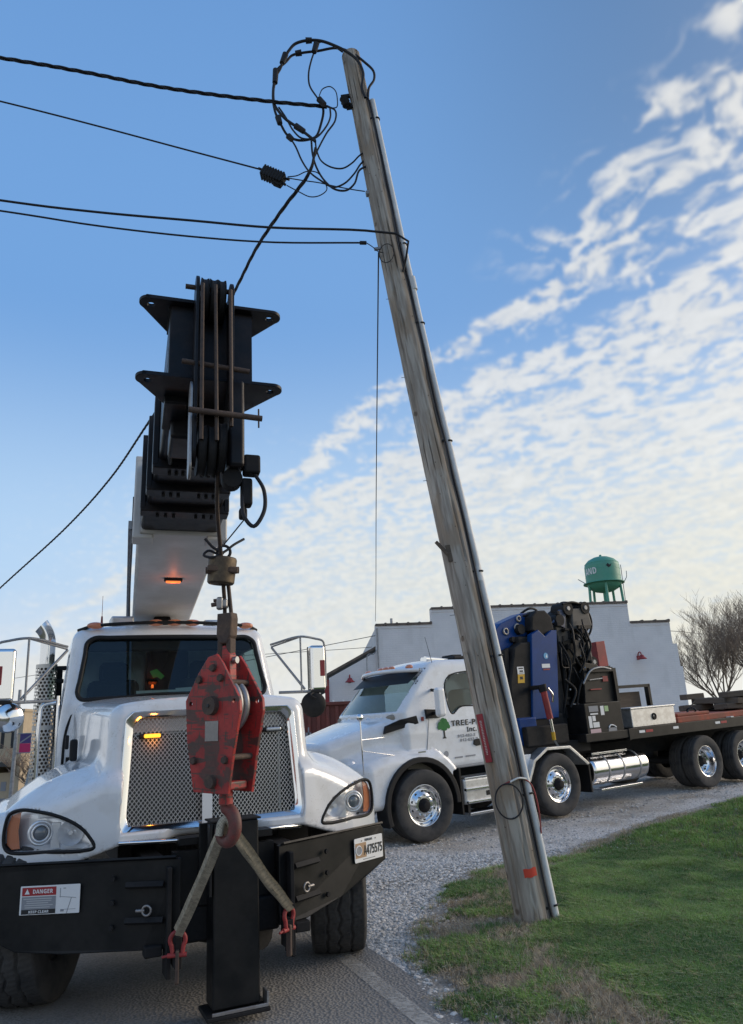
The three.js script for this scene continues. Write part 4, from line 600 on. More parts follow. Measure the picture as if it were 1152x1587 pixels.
// ---------------------------------------------------------------- what hangs from the boom
const HX = -0.70, HZ = -3.42;
{
  const r = P('hook_rope', tube([[-0.665, 2.78, -3.06], [-0.69, 2.6, -3.16], [HX, 2.36, -3.33], [HX - 0.003, 2.19, HZ], [HX, 2.10, HZ]], 0.0095, 40), M.rope); tag(r, 'rusty wire rope running from boom tip down to the red hook block', 'rope');
  const w = thing('rope_weight', 'small brown split weight clamped round the rope above the hook block', 'weight', [HX - 0.005, 2.335, -3.355]); w.rotation.set(0.05, 0.3, -0.08);
  P('weight_body', lathe([[0.012, -0.062], [0.056, -0.062], [0.062, -0.055], [0.066, 0.05], [0.062, 0.06], [0.012, 0.062]], 28), M.brass, w); P('weight_seam', [box(0.14, 0.03, 0.03, 0, 0.0, 0.045, 0.008), rod([-0.075, -0.01, 0.03], [0.075, 0.005, 0.03], 0.016)], M.rust, w);
  P('weight_wire', [tube([[-0.02, 0.07, 0.02], [-0.07, 0.085, 0.02], [-0.09, 0.06, 0.03], [-0.05, 0.05, 0.05], [0.01, 0.09, 0.04], [0.04, 0.12, 0.03], [0.09, 0.16, 0.0]], 0.006, 40), tube([[-0.09, 0.14, 0.02], [-0.05, 0.10, 0.03], [0, 0.075, 0.04]], 0.007, 20), at(new THREE.TorusGeometry(0.03, 0.007, 8, 20), 0, 0.085, 0.02)], M.cable, w);
  const c = thing('rope_clip', 'steel saddle clip on the rope just above the wedge socket', 'clip', [HX, 2.19, HZ]); P('saddle', [box(0.05, 0.045, 0.045, -0.01, 0, 0.01, 0.012), box(0.03, 0.06, 0.03, -0.02, 0.0, 0.025, 0.01)], M.steel, c); P('clip_nuts', [rod([-0.06, -0.005, 0.02], [-0.02, 0.0, 0.02], 0.010), rod([-0.05, 0.015, 0.02], [-0.015, 0.018, 0.02], 0.008)], M.rust, c); P('rope_tail', tube([[0.012, 0.1, 0.0], [0.02, 0.03, 0.0], [0.03, -0.06, 0]], 0.0095, 14), M.rope, c);
  const s = thing('wedge_socket', 'rusty wedge socket joining the rope to the red hook block', 'socket', [HX + 0.008, 2.06, HZ]); s.rotation.y = -0.4;
  P('socket_body', [extr([[-0.035, 0.085], [0.04, 0.085], [0.045, 0.06], [0.04, -0.02], [0.02, -0.055], [-0.02, -0.055], [-0.038, -0.02]], 0.06, 0.008).translate(0, 0, -0.03)], M.rust, s); P('socket_fork', [bx(-0.035, -0.008, -0.155, -0.03, -0.025, 0.025, 0.008), bx(0.012, 0.037, -0.155, -0.03, -0.025, 0.025, 0.008)], M.rust, s); P('socket_pin', rod([-0.055, -0.13, 0], [0.06, -0.13, 0], 0.016), M.steel, s);
}
{
  const B = thing('hook_block', 'scuffed red crane hook block hanging in front of the truck grille', 'hook block', [HX + 0.008, 1.66, HZ]); B.rotation.y = -33 * R; B.scale.setScalar(0.93); B.position.y = 1.675;
  const out = [[-0.035, 0.29], [0.02, 0.30], [0.06, 0.255], [0.172, 0.085], [0.176, 0.03], [0.135, -0.16], [0.105, -0.335], [-0.115, -0.325], [-0.165, -0.10], [-0.182, 0.09], [-0.10, 0.215]];
  const pl = (z) => { const s = new THREE.Shape(out.map((p) => new THREE.Vector2(...p))); const g = extr(s, 0.018, 0.003, [circ(-0.145, 0.075, 0.014), circ(0.140, 0.075, 0.014)]); return at(g, 0, 0, z); };
  const f = P('side_plate', pl(0.07), M.redBlock, B); P('side_plate', pl(-0.088), M.redBlock, B);
  PS('bolt_head', [[-0.085, 0.185], [0.055, 0.185], [0.005, 0.235], [-0.11, -0.185], [0.09, -0.185]].map(([x, y]) => rod([x, y, 0.085], [x, y, 0.104], 0.019, 0.017, 6)), M.rust, f);
  PS('centre_pin', [rod([0, 0.06, 0.085], [0, 0.06, 0.115], 0.045, 0.042, 28), rod([0.005, -0.28, 0.085], [0.005, -0.28, 0.108], 0.03, 0.028, 20)], M.rust, f); P('grease_hole_plug', rod([0, 0.06, 0.114], [0, 0.06, 0.122], 0.008), M.castIron, f);  // small dark plug stands in for the shade inside a grease hole
  P('rating_plate', box(0.085, 0.09, 0.003, 0.0, -0.055, 0.0895), M.steel, f);
  P('sheave', [new THREE.TorusGeometry(0.115, 0.018, 12, 40).translate(0, 0.06, 0.022), new THREE.TorusGeometry(0.115, 0.018, 12, 40).translate(0, 0.06, -0.022), rod([0, 0.06, -0.045], [0, 0.06, 0.045], 0.108, 0.108, 32)], M.steel, B);
  PS('spacer', [[0.075, 0.165], [-0.085, 0.185], [0.10, -0.175], [-0.11, -0.185]].map(([x, y]) => rod([x, y, -0.075], [x, y, 0.075], 0.014)), M.rust, B);
  P('becket', [extr([[-0.05, 0.17], [0.05, 0.17], [0.045, 0.30], [0.015, 0.345], [-0.02, 0.345], [-0.05, 0.3]], 0.05, 0.006).translate(0, 0, -0.025)], M.redBlock, B);
  P('hook_shank', [rod([0.01, -0.30, 0], [0.01, -0.385, 0], 0.03, 0.034, 20), bx(-0.07, 0.09, -0.32, -0.28, -0.06, 0.06, 0.01)], M.redBlock, B);
  const hk = []; for (let i = 0; i <= 20; i++) { const t = i / 20, a = lerp(1.75, -2.9, t); hk.push([t < 0.12 ? 0.01 : 0.012 + Math.cos(a) * 0.058, t < 0.12 ? lerp(-0.36, -0.41, t / 0.12) : -0.475 + Math.sin(a) * 0.07, 0]); }
  { const c = new THREE.CatmullRomCurve3(hk.map((p) => V(...p))), g = new THREE.TubeGeometry(c, 60, 1, 14), p = g.attributes.position, n = g.attributes.normal; for (let i = 0; i < p.count; i++) { const k = Math.floor(i / 15) / 60, q = c.getPointAt(k), rr = 0.029 * (k < 0.2 ? 0.95 : 1.12 - Math.pow(Math.max(0, k - 0.5) * 2, 2) * 0.75); p.setXYZ(i, q.x + n.getX(i) * rr, q.y + n.getY(i) * rr, q.z + n.getZ(i) * rr * 0.85); } P('hook', g, std({ map: mottled(256, 0.2, [0.18, 0.035, 0.03], [0.10, 0.055, 0.045], 0.4, 131, 0.4), roughness: 0.6 }), B); }
  // web sling from the hook down to the two bumper lugs
  const lugs = [[-0.33, 0.47, 1.07], [0.33, 0.50, 1.05]].map((p) => T1.localToWorld(V(...p))), hb = V(HX + 0.02, 1.215, HZ + 0.005);
  const S = thing('web_sling', 'two-legged tan webbing sling hung over the crane hook and shackled to the bumper', 'sling', [hb.x, hb.y, hb.z]);
  lugs.forEach((l, i) => {
    const a = V(i ? 0.012 : -0.014, 0.012, 0), b = l.clone().add(V(0, 0.085, 0.02)).sub(hb), d = b.clone().sub(a).normalize(), view = V(0, 0, 1), sx = d.clone().cross(view).normalize(), nz = sx.clone().cross(d).normalize();
    const strip = (o0, o1, w0, w1, lift, s) => grid(4, 30, (u, v) => { const w = lerp(w0, w1, Math.sin(Math.min(1, v * 1.1) * Math.PI * 0.5)), q = a.clone().lerp(b, v).addScaledVector(sx, lerp(o0, o1, v) + (u - 0.5) * w).addScaledVector(nz, lift + 0.008 * Math.sin((u - 0.5) * 3.1) * s + 0.004 * Math.sin(v * 14 + s)); q.y -= 0.012 * Math.sin(v * Math.PI); return [q.x, q.y, q.z]; });
    const mat = M.sling.clone(); mat.side = THREE.DoubleSide;
    P('sling_leg', [strip(-0.0095, -0.0150, 0.0292, 0.0415, 0.012, 1), strip(0.0095, 0.0136, 0.0292, 0.0394, 0.004, -1), strip(-0.0075, -0.0095, 0.0279, 0.0394, -0.012, 1), strip(0.0095, 0.0116, 0.0279, 0.0394, -0.016, -1)], mat, S);
  });
  P('sling_bight', tube([[-0.03, -0.02, 0.012], [-0.02, 0.03, 0.01], [0.0, 0.045, 0.01], [0.02, 0.03, 0.01], [0.028, -0.02, 0.012]], 0.017, 30), M.sling, S);
  lugs.forEach((l, i) => {
    const K = thing('bow_shackle', i ? 'red bow shackle at the right leg of the tan sling, nearer the pole' : 'red bow shackle at the left leg of the tan sling', 'shackle', [l.x, l.y, l.z + 0.02]); K.rotation.y = i ? 1.0 : 0.2;
    const arc = []; for (let q = 0; q <= 14; q++) { const t = lerp(-0.62, Math.PI + 0.62, q / 14); arc.push([Math.cos(t) * 0.042, 0.045 + Math.sin(t) * 0.042, 0]); } arc.unshift([0.026, -0.03, 0]); arc.push([-0.026, -0.03, 0]);
    P('bow', tube(arc, 0.0125, 60, 10), M.redPlain, K); P('shackle_pin', [rod([-0.055, -0.03, 0], [0.05, -0.03, 0], 0.013), rod([-0.085, -0.035, 0], [-0.05, -0.03, 0], 0.007)], M.redPlain, K);
    P('link_plate', extr(rrect(0.035, 0.17, 0.012, 0, -0.09), 0.02, 0.004).rotateY(Math.PI / 2).translate(-0.01, 0, 0), M.rust, K);
  });
}

// ---------------------------------------------------------------- leaning utility pole
const PL = thing('utility_pole', 'leaning weathered grey wooden utility pole standing at the edge of the lawn', 'pole', [1.18, 0, -6.7]); PL.rotation.z = 7.55 * R;
{
  const Lh = 9.14, y0 = -0.3, nA = 110, nY = 300, rad = (y) => lerp(0.152, 0.105, clamp(y / Lh));
  const g = grid(nA, nY, (u, v) => { const y = lerp(y0, Lh, v), a = -u * 6.2832, ck = fbm(u * 26, y * 0.9, 4, 26, 141), n = fbm(u * 6, y * 1.3, 4, 6, 143); const r = rad(y) * (1 + 0.05 * (n - 0.5)) - 0.02 * sst(0.60, 0.68, ck) + 0.004 * (fbm(u * 40, y * 3, 3, 40, 147) - 0.5) + 0.012 * Math.exp(-((u - 0.30) ** 2 / 0.004 + (y - 2.15) ** 2 / 0.03)); return [Math.cos(a) * r + 0.012 * Math.sin(y * 0.8), y, Math.sin(a) * r]; });
  const uv = g.attributes.uv; for (let i = 0; i < uv.count; i++) uv.setXY(i, uv.getX(i), uv.getY(i) * 9.4); g.userData.keepUV = true;
  const top = lathe([[0, 0.02], [0.07, 0.018], [0.1, 0.008], [0.103, -0.01]].reverse(), 40).translate(0.01, Lh, 0);
  P('pole_shaft', [g], M.wood, PL); P('pole_top', top, M.plank, PL);
  const cx = (y) => rad(y) + 0.022, cz = 0.045; const cond = []; for (let y = 0.02; y <= 8.42; y += 0.6) cond.push([cx(y) + 0.012 * Math.sin(y * 0.8), y, cz]);
  P('conduit', [tube(cond, 0.030, 120, 14), rod([cx(2.9), 2.86, cz], [cx(2.9), 3.0, cz], 0.035, 0.035, 16), rod([cx(6) + 0.0, 5.95, cz], [cx(6), 6.1, cz], 0.035, 0.035, 16)], M.pvc, PL);
  for (const y of [0.16, 1.02, 2.18, 2.95, 4.25, 5.55, 6.5, 8.15]) P('conduit_strap', [tube([...Array(9)].map((_, i) => { const a = lerp(-1.3, 1.75, i / 8); return [cx(y) + 0.012 * Math.sin(y * 0.8) + Math.cos(a) * 0.035, y, cz + Math.sin(a) * 0.035]; }), 0.008, 20, 6), box(0.03, 0.02, 0.012, rad(y) * 0.75, y, rad(y) * 0.72, 0.003)], M.trim, PL);
  const gw = []; for (let y = 0.0; y <= 8.4; y += 0.35) { const a = 0.62 + 0.05 * Math.sin(y * 3.1) + 0.04 * Math.sin(y * 7); gw.push([Math.cos(a) * (rad(y) + 0.012) + 0.012 * Math.sin(y * 0.8), y, Math.sin(a) * (rad(y) + 0.012)]); }
  P('riser_cable', [tube(gw, 0.011, 160, 8)], M.cable, PL); const gw2 = gw.map(([x, y, z], i) => [x - 0.018 + 0.006 * Math.sin(i * 1.7), y, z + 0.010]); P('ground_wire', tube(gw2, 0.004, 160, 6), M.wire, PL);
  const sx = -0.105, M2 = P('marker_strip', [box(0.065, 0.40, 0.012, 0, 0, 0, 0.004).rotateY(-0.75).translate(sx - 0.002, 1.52, 0.105)], std({ map: mottled(256, 0.3, [0.36, 0.03, 0.04], [0.24, 0.03, 0.04], 0.3, 145, 0.2), roughness: 0.6 }), PL, 'narrow red marker strip with worn white print');
  { const r = rng(5), bars = []; for (let i = 0; i < 22; i++) bars.push(box(0.014 + 0.008 * r(), 0.0075, 0.002, 0.004, 0.14 - i * 0.013, 0.008)); P('marker_print', bars.map((b) => b.rotateY(-0.75).translate(sx - 0.002, 1.52, 0.105)), std({ color: lin(0.55, 0.42, 0.40), roughness: 0.7 }), M2); }
  P('orange_tape', grid(10, 3, (u, v) => { const a = lerp(1.0, 1.72, u), r = rad(0.45) + 0.006; return [Math.cos(a) * r, lerp(0.41, 0.475, v) + 0.004 * Math.sin(u * 9), Math.sin(a) * r]; }), Object.assign(M.orangeTape.clone(), { side: THREE.DoubleSide }), PL);
  const loop = []; for (let i = 0; i < 24; i++) { const a = i / 24 * 6.283; loop.push([-0.02 + Math.cos(a) * 0.112, 1.0 + Math.sin(a) * 0.135, 0.175 + 0.012 * Math.sin(a * 2)]); }
  P('cable_coil', tube(loop, 0.0065, 100, 6, true), M.cable, PL); P('coil_tail', [tube([[-0.05, 1.13, 0.17], [0.04, 1.15, 0.16], [0.15, 1.14, 0.09], [0.21, 1.08, 0.06], [0.225, 0.9, 0.06], [0.2, 0.7, 0.07]], 0.006, 40)], M.redPlain, PL); P('coil_end', tube([[0.02, 1.145, 0.175], [0.10, 1.16, 0.15], [0.17, 1.14, 0.1]], 0.008, 20), M.pvc, PL);
  P('broken_step', [bar([-0.17, 3.28, 0.10], [-0.09, 3.14, 0.12], 0.028, 0.03), box(0.045, 0.16, 0.012, -0.075, 3.15, 0.115, 0.003)], M.plank, PL);
  P('split_flap', [extr([[-0.02, 0.14], [0.012, 0.13], [0.02, -0.05], [0.008, -0.16], [-0.012, -0.12]], 0.012, 0.002).rotateY(-0.6).translate(-0.105, 2.12, 0.10)], M.wood, PL);
  P('insulator', [lathe([[0, -0.075], [0.035, -0.075], [0.05, -0.055], [0.036, -0.035], [0.052, -0.01], [0.036, 0.015], [0.052, 0.04], [0.036, 0.06], [0.0, 0.075]], 20).rotateZ(0.15).translate(-0.165, 8.46, 0.05), bx(-0.16, -0.09, 8.38, 8.42, 0.0, 0.05), bx(-0.2, -0.1, 8.52, 8.55, 0.02, 0.06)], M.blackDusty, PL);
  P('cable_bracket', [box(0.05, 0.05, 0.06, -0.12, 7.22, 0.02, 0.01), box(0.08, 0.03, 0.03, -0.14, 6.5, 0.05, 0.006)], M.galv, PL);
  { const gr = rng(21), gh = []; for (let i = 0; i < 34; i++) { const a = 0.9 + 1.6 * gr(), y = 0.4 + 7.8 * gr(), rr = rad(y) + 0.002; gh.push(rod([Math.cos(a) * rr * 0.96, y, Math.sin(a) * rr * 0.96], [Math.cos(a) * rr * 1.03, y + 0.006, Math.sin(a) * rr * 1.03], 0.004, 0.003, 6)); } P('staples', gh, M.rust, PL).userData.kind = 'stuff'; }
  PS('nail', [[-0.14, 5.0], [-0.13, 5.9], [-0.135, 3.9], [-0.145, 2.6]].map(([x, y]) => rod([x - 0.03, y + 0.004, 0.03], [x + 0.05, y, 0.03], 0.003, 0.003, 5)), M.steel, PL);
}

// ---------------------------------------------------------------- overhead lines
{
const LOOPS={
 a:[[0.13, 8.25, -6.5], [0.1, 8.39, -6.5], [0.12, 8.59, -6.5], [0.06, 8.78, -6.5], [-0.06, 8.91, -6.5], [-0.17, 8.99, -6.5], [-0.35, 9.08, -6.5], [-0.51, 9.09, -6.5], [-0.63, 9.05, -6.5], [-0.7, 8.96, -6.5], [-0.75, 8.86, -6.5], [-0.8, 8.71, -6.5], [-0.85, 8.6, -6.5], [-0.88, 8.4, -6.5], [-0.87, 8.22, -6.5], [-0.83, 8.13, -6.5], [-0.75, 8.01, -6.5], [-0.61, 7.88, -6.5], [-0.49, 7.76, -6.5], [-0.43, 7.69, -6.5]],
 b:[[0.16, 8.35, -6.62], [0.18, 8.51, -6.62], [0.24, 8.62, -6.62], [0.24, 8.74, -6.62], [0.15, 8.87, -6.62], [-0.01, 9.03, -6.62], [-0.17, 9.1, -6.62], [-0.38, 9.07, -6.62], [-0.57, 9.05, -6.62], [-0.68, 9.02, -6.62], [-0.75, 8.93, -6.62], [-0.85, 8.82, -6.62], [-0.87, 8.68, -6.62], [-0.9, 8.48, -6.62], [-0.88, 8.25, -6.62], [-0.82, 8.07, -6.62], [-0.73, 7.89, -6.62], [-0.62, 7.83, -6.62], [-0.49, 7.84, -6.62], [-0.43, 7.87, -6.62], [-0.37, 8.04, -6.62], [-0.34, 8.22, -6.62], [-0.36, 8.31, -6.62]],
 c:[[-0.1, 8.96, -6.55], [-0.24, 9.09, -6.55], [-0.35, 9.12, -6.55], [-0.4, 9.03, -6.55], [-0.46, 8.84, -6.55], [-0.49, 8.66, -6.55], [-0.48, 8.5, -6.55], [-0.41, 8.35, -6.55], [-0.34, 8.23, -6.55], [-0.21, 8.15, -6.55], [-0.21, 8.01, -6.55], [-0.31, 7.84, -6.55], [-0.4, 7.65, -6.55], [-0.44, 7.55, -6.55]],
 d:[[-0.38, 8.41, -6.6], [-0.34, 8.5, -6.6], [-0.26, 8.53, -6.6], [-0.2, 8.47, -6.6], [-0.18, 8.35, -6.6], [-0.19, 8.24, -6.6], [-0.23, 8.23, -6.6], [-0.3, 8.27, -6.6]],
 e:[[-0.26, 8.13, -6.5], [-0.26, 8.01, -6.5], [-0.31, 7.88, -6.5], [-0.43, 7.74, -6.5], [-0.57, 7.74, -6.5], [-0.66, 7.84, -6.5], [-0.75, 8.04, -6.5], [-0.82, 8.17, -6.5]],
 f:[[-0.44, 7.86, -6.65], [-0.43, 7.73, -6.65], [-0.38, 7.57, -6.65], [-0.27, 7.48, -6.65], [-0.15, 7.46, -6.65], [-0.04, 7.53, -6.65], [0.03, 7.61, -6.65]],
 g:[[-0.73, 7.92, -6.65], [-0.66, 7.78, -6.65], [-0.59, 7.58, -6.65], [-0.51, 7.43, -6.65], [-0.4, 7.32, -6.65], [-0.26, 7.22, -6.65], [-0.14, 7.26, -6.65], [-0.03, 7.38, -6.65], [0.05, 7.51, -6.65]],
 h:[[-0.48, 7.81, -6.6], [-0.47, 7.62, -6.6], [-0.43, 7.44, -6.6], [-0.35, 7.27, -6.6], [-0.24, 7.15, -6.6], [-0.12, 7.13, -6.6], [-0.03, 7.21, -6.6], [0.03, 7.38, -6.6]],
 i:[[-0.76, 7.27, -6.65], [-0.63, 7.18, -6.65], [-0.51, 7.11, -6.65], [-0.41, 7.12, -6.65], [-0.33, 7.19, -6.65], [-0.35, 7.29, -6.65], [-0.43, 7.42, -6.65], [-0.54, 7.44, -6.65], [-0.65, 7.39, -6.65], [-0.75, 7.38, -6.65]],
 j:[[-0.76, 7.41, -6.7], [-0.6, 7.37, -6.7], [-0.42, 7.33, -6.7], [-0.23, 7.27, -6.7], [-0.05, 7.22, -6.7], [0.08, 7.19, -6.7]],
};
const SPL= [[[-0.51, 9.09, -6.5], [-0.44, 9.09, -6.5]], [[-0.74, 8.91, -6.5], [-0.78, 8.78, -6.5]], [[-0.85, 8.69, -6.5], [-0.86, 8.51, -6.5]], [[-0.56, 8.92, -6.5], [-0.63, 8.91, -6.5]], [[-0.39, 9.04, -6.5], [-0.42, 8.92, -6.5]], [[-0.83, 8.04, -6.5], [-0.81, 7.95, -6.5]], [[-0.64, 7.91, -6.5], [-0.55, 7.83, -6.5]], [[-0.72, 7.78, -6.5], [-0.68, 7.73, -6.5]], [[-0.38, 8.26, -6.5], [-0.32, 8.18, -6.5]]]
  const B = thing('cable_loop_bundle', 'tangle of black cable loops and splices round the pole top', 'cables', [-0.4, 8.2, -6.6]);
  const o = (p) => [p[0] + 0.4, p[1] - 8.2, p[2] + 6.6], thick = { a: 0.016, b: 0.014, c: 0.010, e: 0.010, g: 0.010, h: 0.011, f: 0.009 };
  for (const k of ['f', 'g', 'h']) LOOPS[k].push([0.16, LOOPS[k].at(-1)[1] + 0.12, -6.66]);
  for (const k in LOOPS) P('cable_loop', tube(LOOPS[k].map(o), thick[k] ?? 0.006, LOOPS[k].length * 7, 8), M.cable, B);
  for (const [a, b] of SPL) P('splice_sleeve', rod(o(a), o(b), 0.034, 0.03, 12), M.cable, B);
  const twisted = (pts, r, n, twist) => { const c = new THREE.CatmullRomCurve3(pts.map((p) => V(...p))), L = c.getLength(), gs = []; for (let s = 0; s < n; s++) { const q = []; const m = Math.min(900, Math.ceil(L / 0.09)); for (let i = 0; i <= m; i++) { const p = c.getPointAt(i / m), a = i / m * L * twist + s * 6.283 / n; q.push([p.x, p.y + Math.cos(a) * r * 0.9, p.z + Math.sin(a) * r * 0.9]); } gs.push(tube(q, r * 0.75, m * 2, 6)); } return gs; };
  const line = (name, label, g, cat = 'cable') => tag(P(name, g, M.cable), label, cat);
  line('twisted_cable', 'thick twisted cable, topmost of the lines running left from the pole top', twisted([[-24, 11.0, -3.9], [-3.73, 8.6, -6.12], [-2.94, 8.5, -6.23], [-2.07, 8.34, -6.33], [-1.04, 8.22, -6.44], [-0.30, 8.23, -6.58]], 0.014, 3, 13));
  line('messenger_cable', 'thin black cable from upper left ending in the black splice case', tube([[-24, 13.3, -4.2], [-3.77, 8.2, -6.29], [-2.76, 7.92, -6.39], [-1.88, 7.68, -6.5], [-1.04, 7.45, -6.6]], 0.009, 120));
  const sc = thing('splice_case', 'black finned splice case hanging on a cable left of the pole', 'splice case', [-0.90, 7.355, -6.6]); sc.rotation.z = -0.5;
  P('case_body', [box(0.27, 0.12, 0.11, 0, 0, 0, 0.02), box(0.10, 0.05, 0.07, 0.09, -0.07, 0, 0.015)], M.blackDusty, sc); for (let i = 0; i < 8; i++) P('fin', box(0.02, 0.126, 0.116, -0.115 + i * 0.032, 0, 0, 0.005), M.trim, sc); P('cable_port', [rod([0.13, 0.03, 0], [0.18, 0.035, 0], 0.014), rod([0.13, -0.04, 0.01], [0.18, -0.05, 0.01], 0.014), rod([-0.13, 0.02, 0], [-0.19, 0.02, 0], 0.014)], M.trim, sc);
  line('upper_service_cable', 'black cable, upper of the close pair crossing to the pole, looping round it', tube([[-24, 10.2, -4.0], [-3.56, 6.8, -6.13], [-2.6, 6.65, -6.18], [-1.64, 6.53, -6.22], [-0.88, 6.45, -6.27], [0.02, 6.44, -6.36], [0.28, 6.44, -6.42], [0.46, 6.41, -6.44], [0.51, 6.31, -6.5], [0.46, 6.22, -6.56], [0.43, 6.1, -6.6]], 0.012, 160));
  line('lower_service_cable', 'black cable, lower of the close pair, dead-ended at the pole', [tube([[-24, 9.4, -3.9], [-3.49, 6.6, -6.04], [-2.59, 6.49, -6.18], [-1.67, 6.42, -6.32], [-0.91, 6.42, -6.46], [0.0, 6.47, -6.6]], 0.0095, 140), rod([0.0, 6.47, -6.6], [0.07, 6.465, -6.6], 0.02), tube([[0.07, 6.465, -6.6], [0.13, 6.40, -6.58], [0.18, 6.33, -6.56], [0.24, 6.30, -6.55]], 0.005, 20)]);
  const cl = []; for (let i = 0; i < 20; i++) { const a = i / 20 * 6.283; cl.push([0.27 + Math.cos(a) * 0.075, 6.28 + Math.sin(a) * 0.11, -6.53 + 0.02 * Math.cos(a)]); } tag(P('small_cable_coil', tube(cl, 0.0045, 60, 6, true), M.cable), 'small thin cable ring on the pole below the service cables', 'cable');
  line('service_drop', 'thin drop wire from the pole to the white building corner', tube([[0.19, 6.34, -6.6], [0.10, 5.75, -13], [0.03, 5.32, -20], [-0.03, 5.25, -26]], 0.0075, 80));
  line('dangling_cable', 'thick twisted cable slanting down from the pole behind the boom head', twisted([[-0.43, 7.6, -6.5], [-0.50, 7.38, -6.58], [-0.83, 7.20, -6.92], [-1.18, 7.05, -7.35], [-1.69, 6.86, -8.2], [-3.7, 6.72, -11.5], [-5.36, 6.75, -14.33], [-7.44, 6.55, -17.17], [-10.32, 5.76, -20], [-17, 3.4, -26]], 0.016, 3, 11));
  line('distant_wire', 'faint far wire left of the white building', [tube([[-40, 3.4, -62], [-4.41, 4.58, -30], [-0.05, 4.75, -26]], 0.012, 60)], 'wire');
  line('distant_wire', 'faint far wire crossing the bare trees on the right', tube([[10.6, 4.6, -27.4], [18.2, 6.5, -45], [34, 8.4, -70]], 0.016, 50), 'wire');
  line('distant_wire', 'upper faint far wire behind the exhaust stack', tube([[-30, 2.6, -34], [-12.5, 4.37, -30], [-0.2, 4.4, -26.4]], 0.009, 50), 'wire');
}

// ---------------------------------------------------------------- second truck with knuckle boom crane, side towards us
const T2 = thing('flatbed_crane_truck', 'white cab flatbed truck with folded blue and black knuckle crane, behind the pole', 'truck', [-0.07, 0, -12.576]);
T2.rotation.order = 'YXZ'; T2.rotation.set(2.1 * R, -57 * R, 0);
{
  const hwC = (y) => lerp(1.0, 0.86, clamp((y - 1.5) / 1.1)), zW = (ax, y) => 0.30 - 0.95 * Math.max(0, y - 1.84) - 0.22 * ax * ax;
  const cabD = (x, y, z) => { const ax = Math.abs(x); return rint(0.11, ax - hwC(y), y - (2.66 - 0.06 * ax * ax - 0.24 * sst(-0.9, 0.1, z)), z - zW(ax, y), -1.78 - z, 0.93 - y); };
  const win = [[-0.83, 2.22], [-0.96, 2.36], [-1.5, 2.40], [-1.58, 2.34], [-1.58, 1.90], [-1.08, 1.86], [-0.90, 1.76], [-0.86, 1.78]];
  const WSp = [[-0.86, 1.86], [0.86, 1.86], [0.80, 2.36], [-0.80, 2.36]];
  const f = (x, y, z) => {
    const ax = Math.abs(x), c = cabD(x, y, z); let cab = Math.max(c, -(c + 0.07));
    cab = Math.max(cab, -Math.max(polyD(WSp, x, y), -0.55 - z)); cab = Math.max(cab, -Math.max(polyD(win, z, y), 0.6 - ax));
    const ht = lerp(1.86, 1.50, clamp((0.2 - 0 + z - 0.2) / 1.3)) - 0.08 * ax * ax, w = lerp(0.92, 0.66, clamp((z - 0.1) / 1.3));
    const hood = rint(0.13, ax - w, y - ht, z - 1.50 + 0.35 * ax * ax, -0.35 - z, 0.75 - y);
    const fen = rint(0.12, ax - 1.12, y - (1.32 - 0.1 * clamp((ax - 0.8) * 3)) + 0.18 * sst(0.4, 1.2, z), z - 1.12 + 0.3 * clamp((ax - 0.7) * 2), -0.82 - z + 0.3 * sst(0.9, 1.3, y), 0.5 - y, 0.5 - ax);
    let d = Math.min(cab, smin(hood, fen, 0.12));
    d = Math.max(d, -rint(0.02, Math.hypot(y - 0.5, z + 0.06) - 0.645, 0.55 - ax)); d = Math.max(d, -rint(0.02, ax - 0.5, Math.abs(z - 0.4) - 0.6, Math.abs(y - 0.9) - 0.35));
    d = Math.max(d, -Math.max(Math.abs(ax - 1.0) - 0.4, Math.abs(z + 1.3) - 0.62, y - 0.93)); return d;
  };
  const body = P('cab', sdf(f, [-1.22, 0.42, -1.9], [1.22, 2.76, 1.6], 0.032), M.paint, T2);
  P('windscreen', grid(12, 8, (u, v) => { const y = lerp(1.83, 2.38, v), x = lerp(-0.84, 0.84, u); return [x, y, zW(Math.abs(x), y) - 0.03]; }), M.glassClear, body);
  const wg = win.map(([z, y]) => new THREE.Vector2(-z, y)); for (const s of [1, -1]) { const g = new THREE.ShapeGeometry(new THREE.Shape(wg)).rotateY(Math.PI / 2); P('door_window', at(g, s * 0.93, 0, 0).applyMatrix4(new THREE.Matrix4().makeShear(s * -0.0, 0, 0, 0, 0, 0)), Object.assign(M.glassClear.clone(), { side: THREE.DoubleSide }), body); }
  P('window_trim', tube(win.map(([z, y]) => [hwC(y) - 0.004, y, z]), 0.012, 90, 6, true), M.trim, body);
  P('sun_visor', grid(14, 4, (u, v) => { const x = lerp(-0.84, 0.84, u), y = lerp(2.27, 2.47, v); return [x, y, zW(Math.abs(x), y) + lerp(0.10, 0.02, v)]; }), Object.assign(M.trim.clone(), { side: THREE.DoubleSide }), body); P('visor_cap', tube([[-0.86, 2.47, -0.40], [-0.5, 2.49, -0.22], [0, 2.5, -0.17], [0.5, 2.49, -0.22], [0.86, 2.47, -0.40]], 0.035, 30), M.paint, body);
  for (const x of [-0.62, -0.16, 0, 0.16, 0.62]) P('marker_lamp', new THREE.SphereGeometry(1, 12, 8).scale(0.075, 0.04, 0.06).translate(x, 2.555 - 0.04 * x * x, -0.33 - 0.1 * x * x), M.amberLens, body);
  PS('air_horn', [rod([0.55, 2.63, -1.3], [0.55, 2.66, -0.75], 0.018, 0.05), rod([0.40, 2.63, -1.3], [0.40, 2.66, -0.8], 0.016, 0.045)], M.chrome, body); P('roof_rail', [bx(0.2, 0.7, 2.64, 2.69, -1.55, -1.25, 0.02), bx(0.3, 0.6, 2.69, 2.72, -1.5, -1.3, 0.01)], M.trim, body); P('antenna', [rod([0.80, 2.5, -0.72], [0.78, 3.0, -0.62], 0.006, 0.003, 6)], M.trim, body);
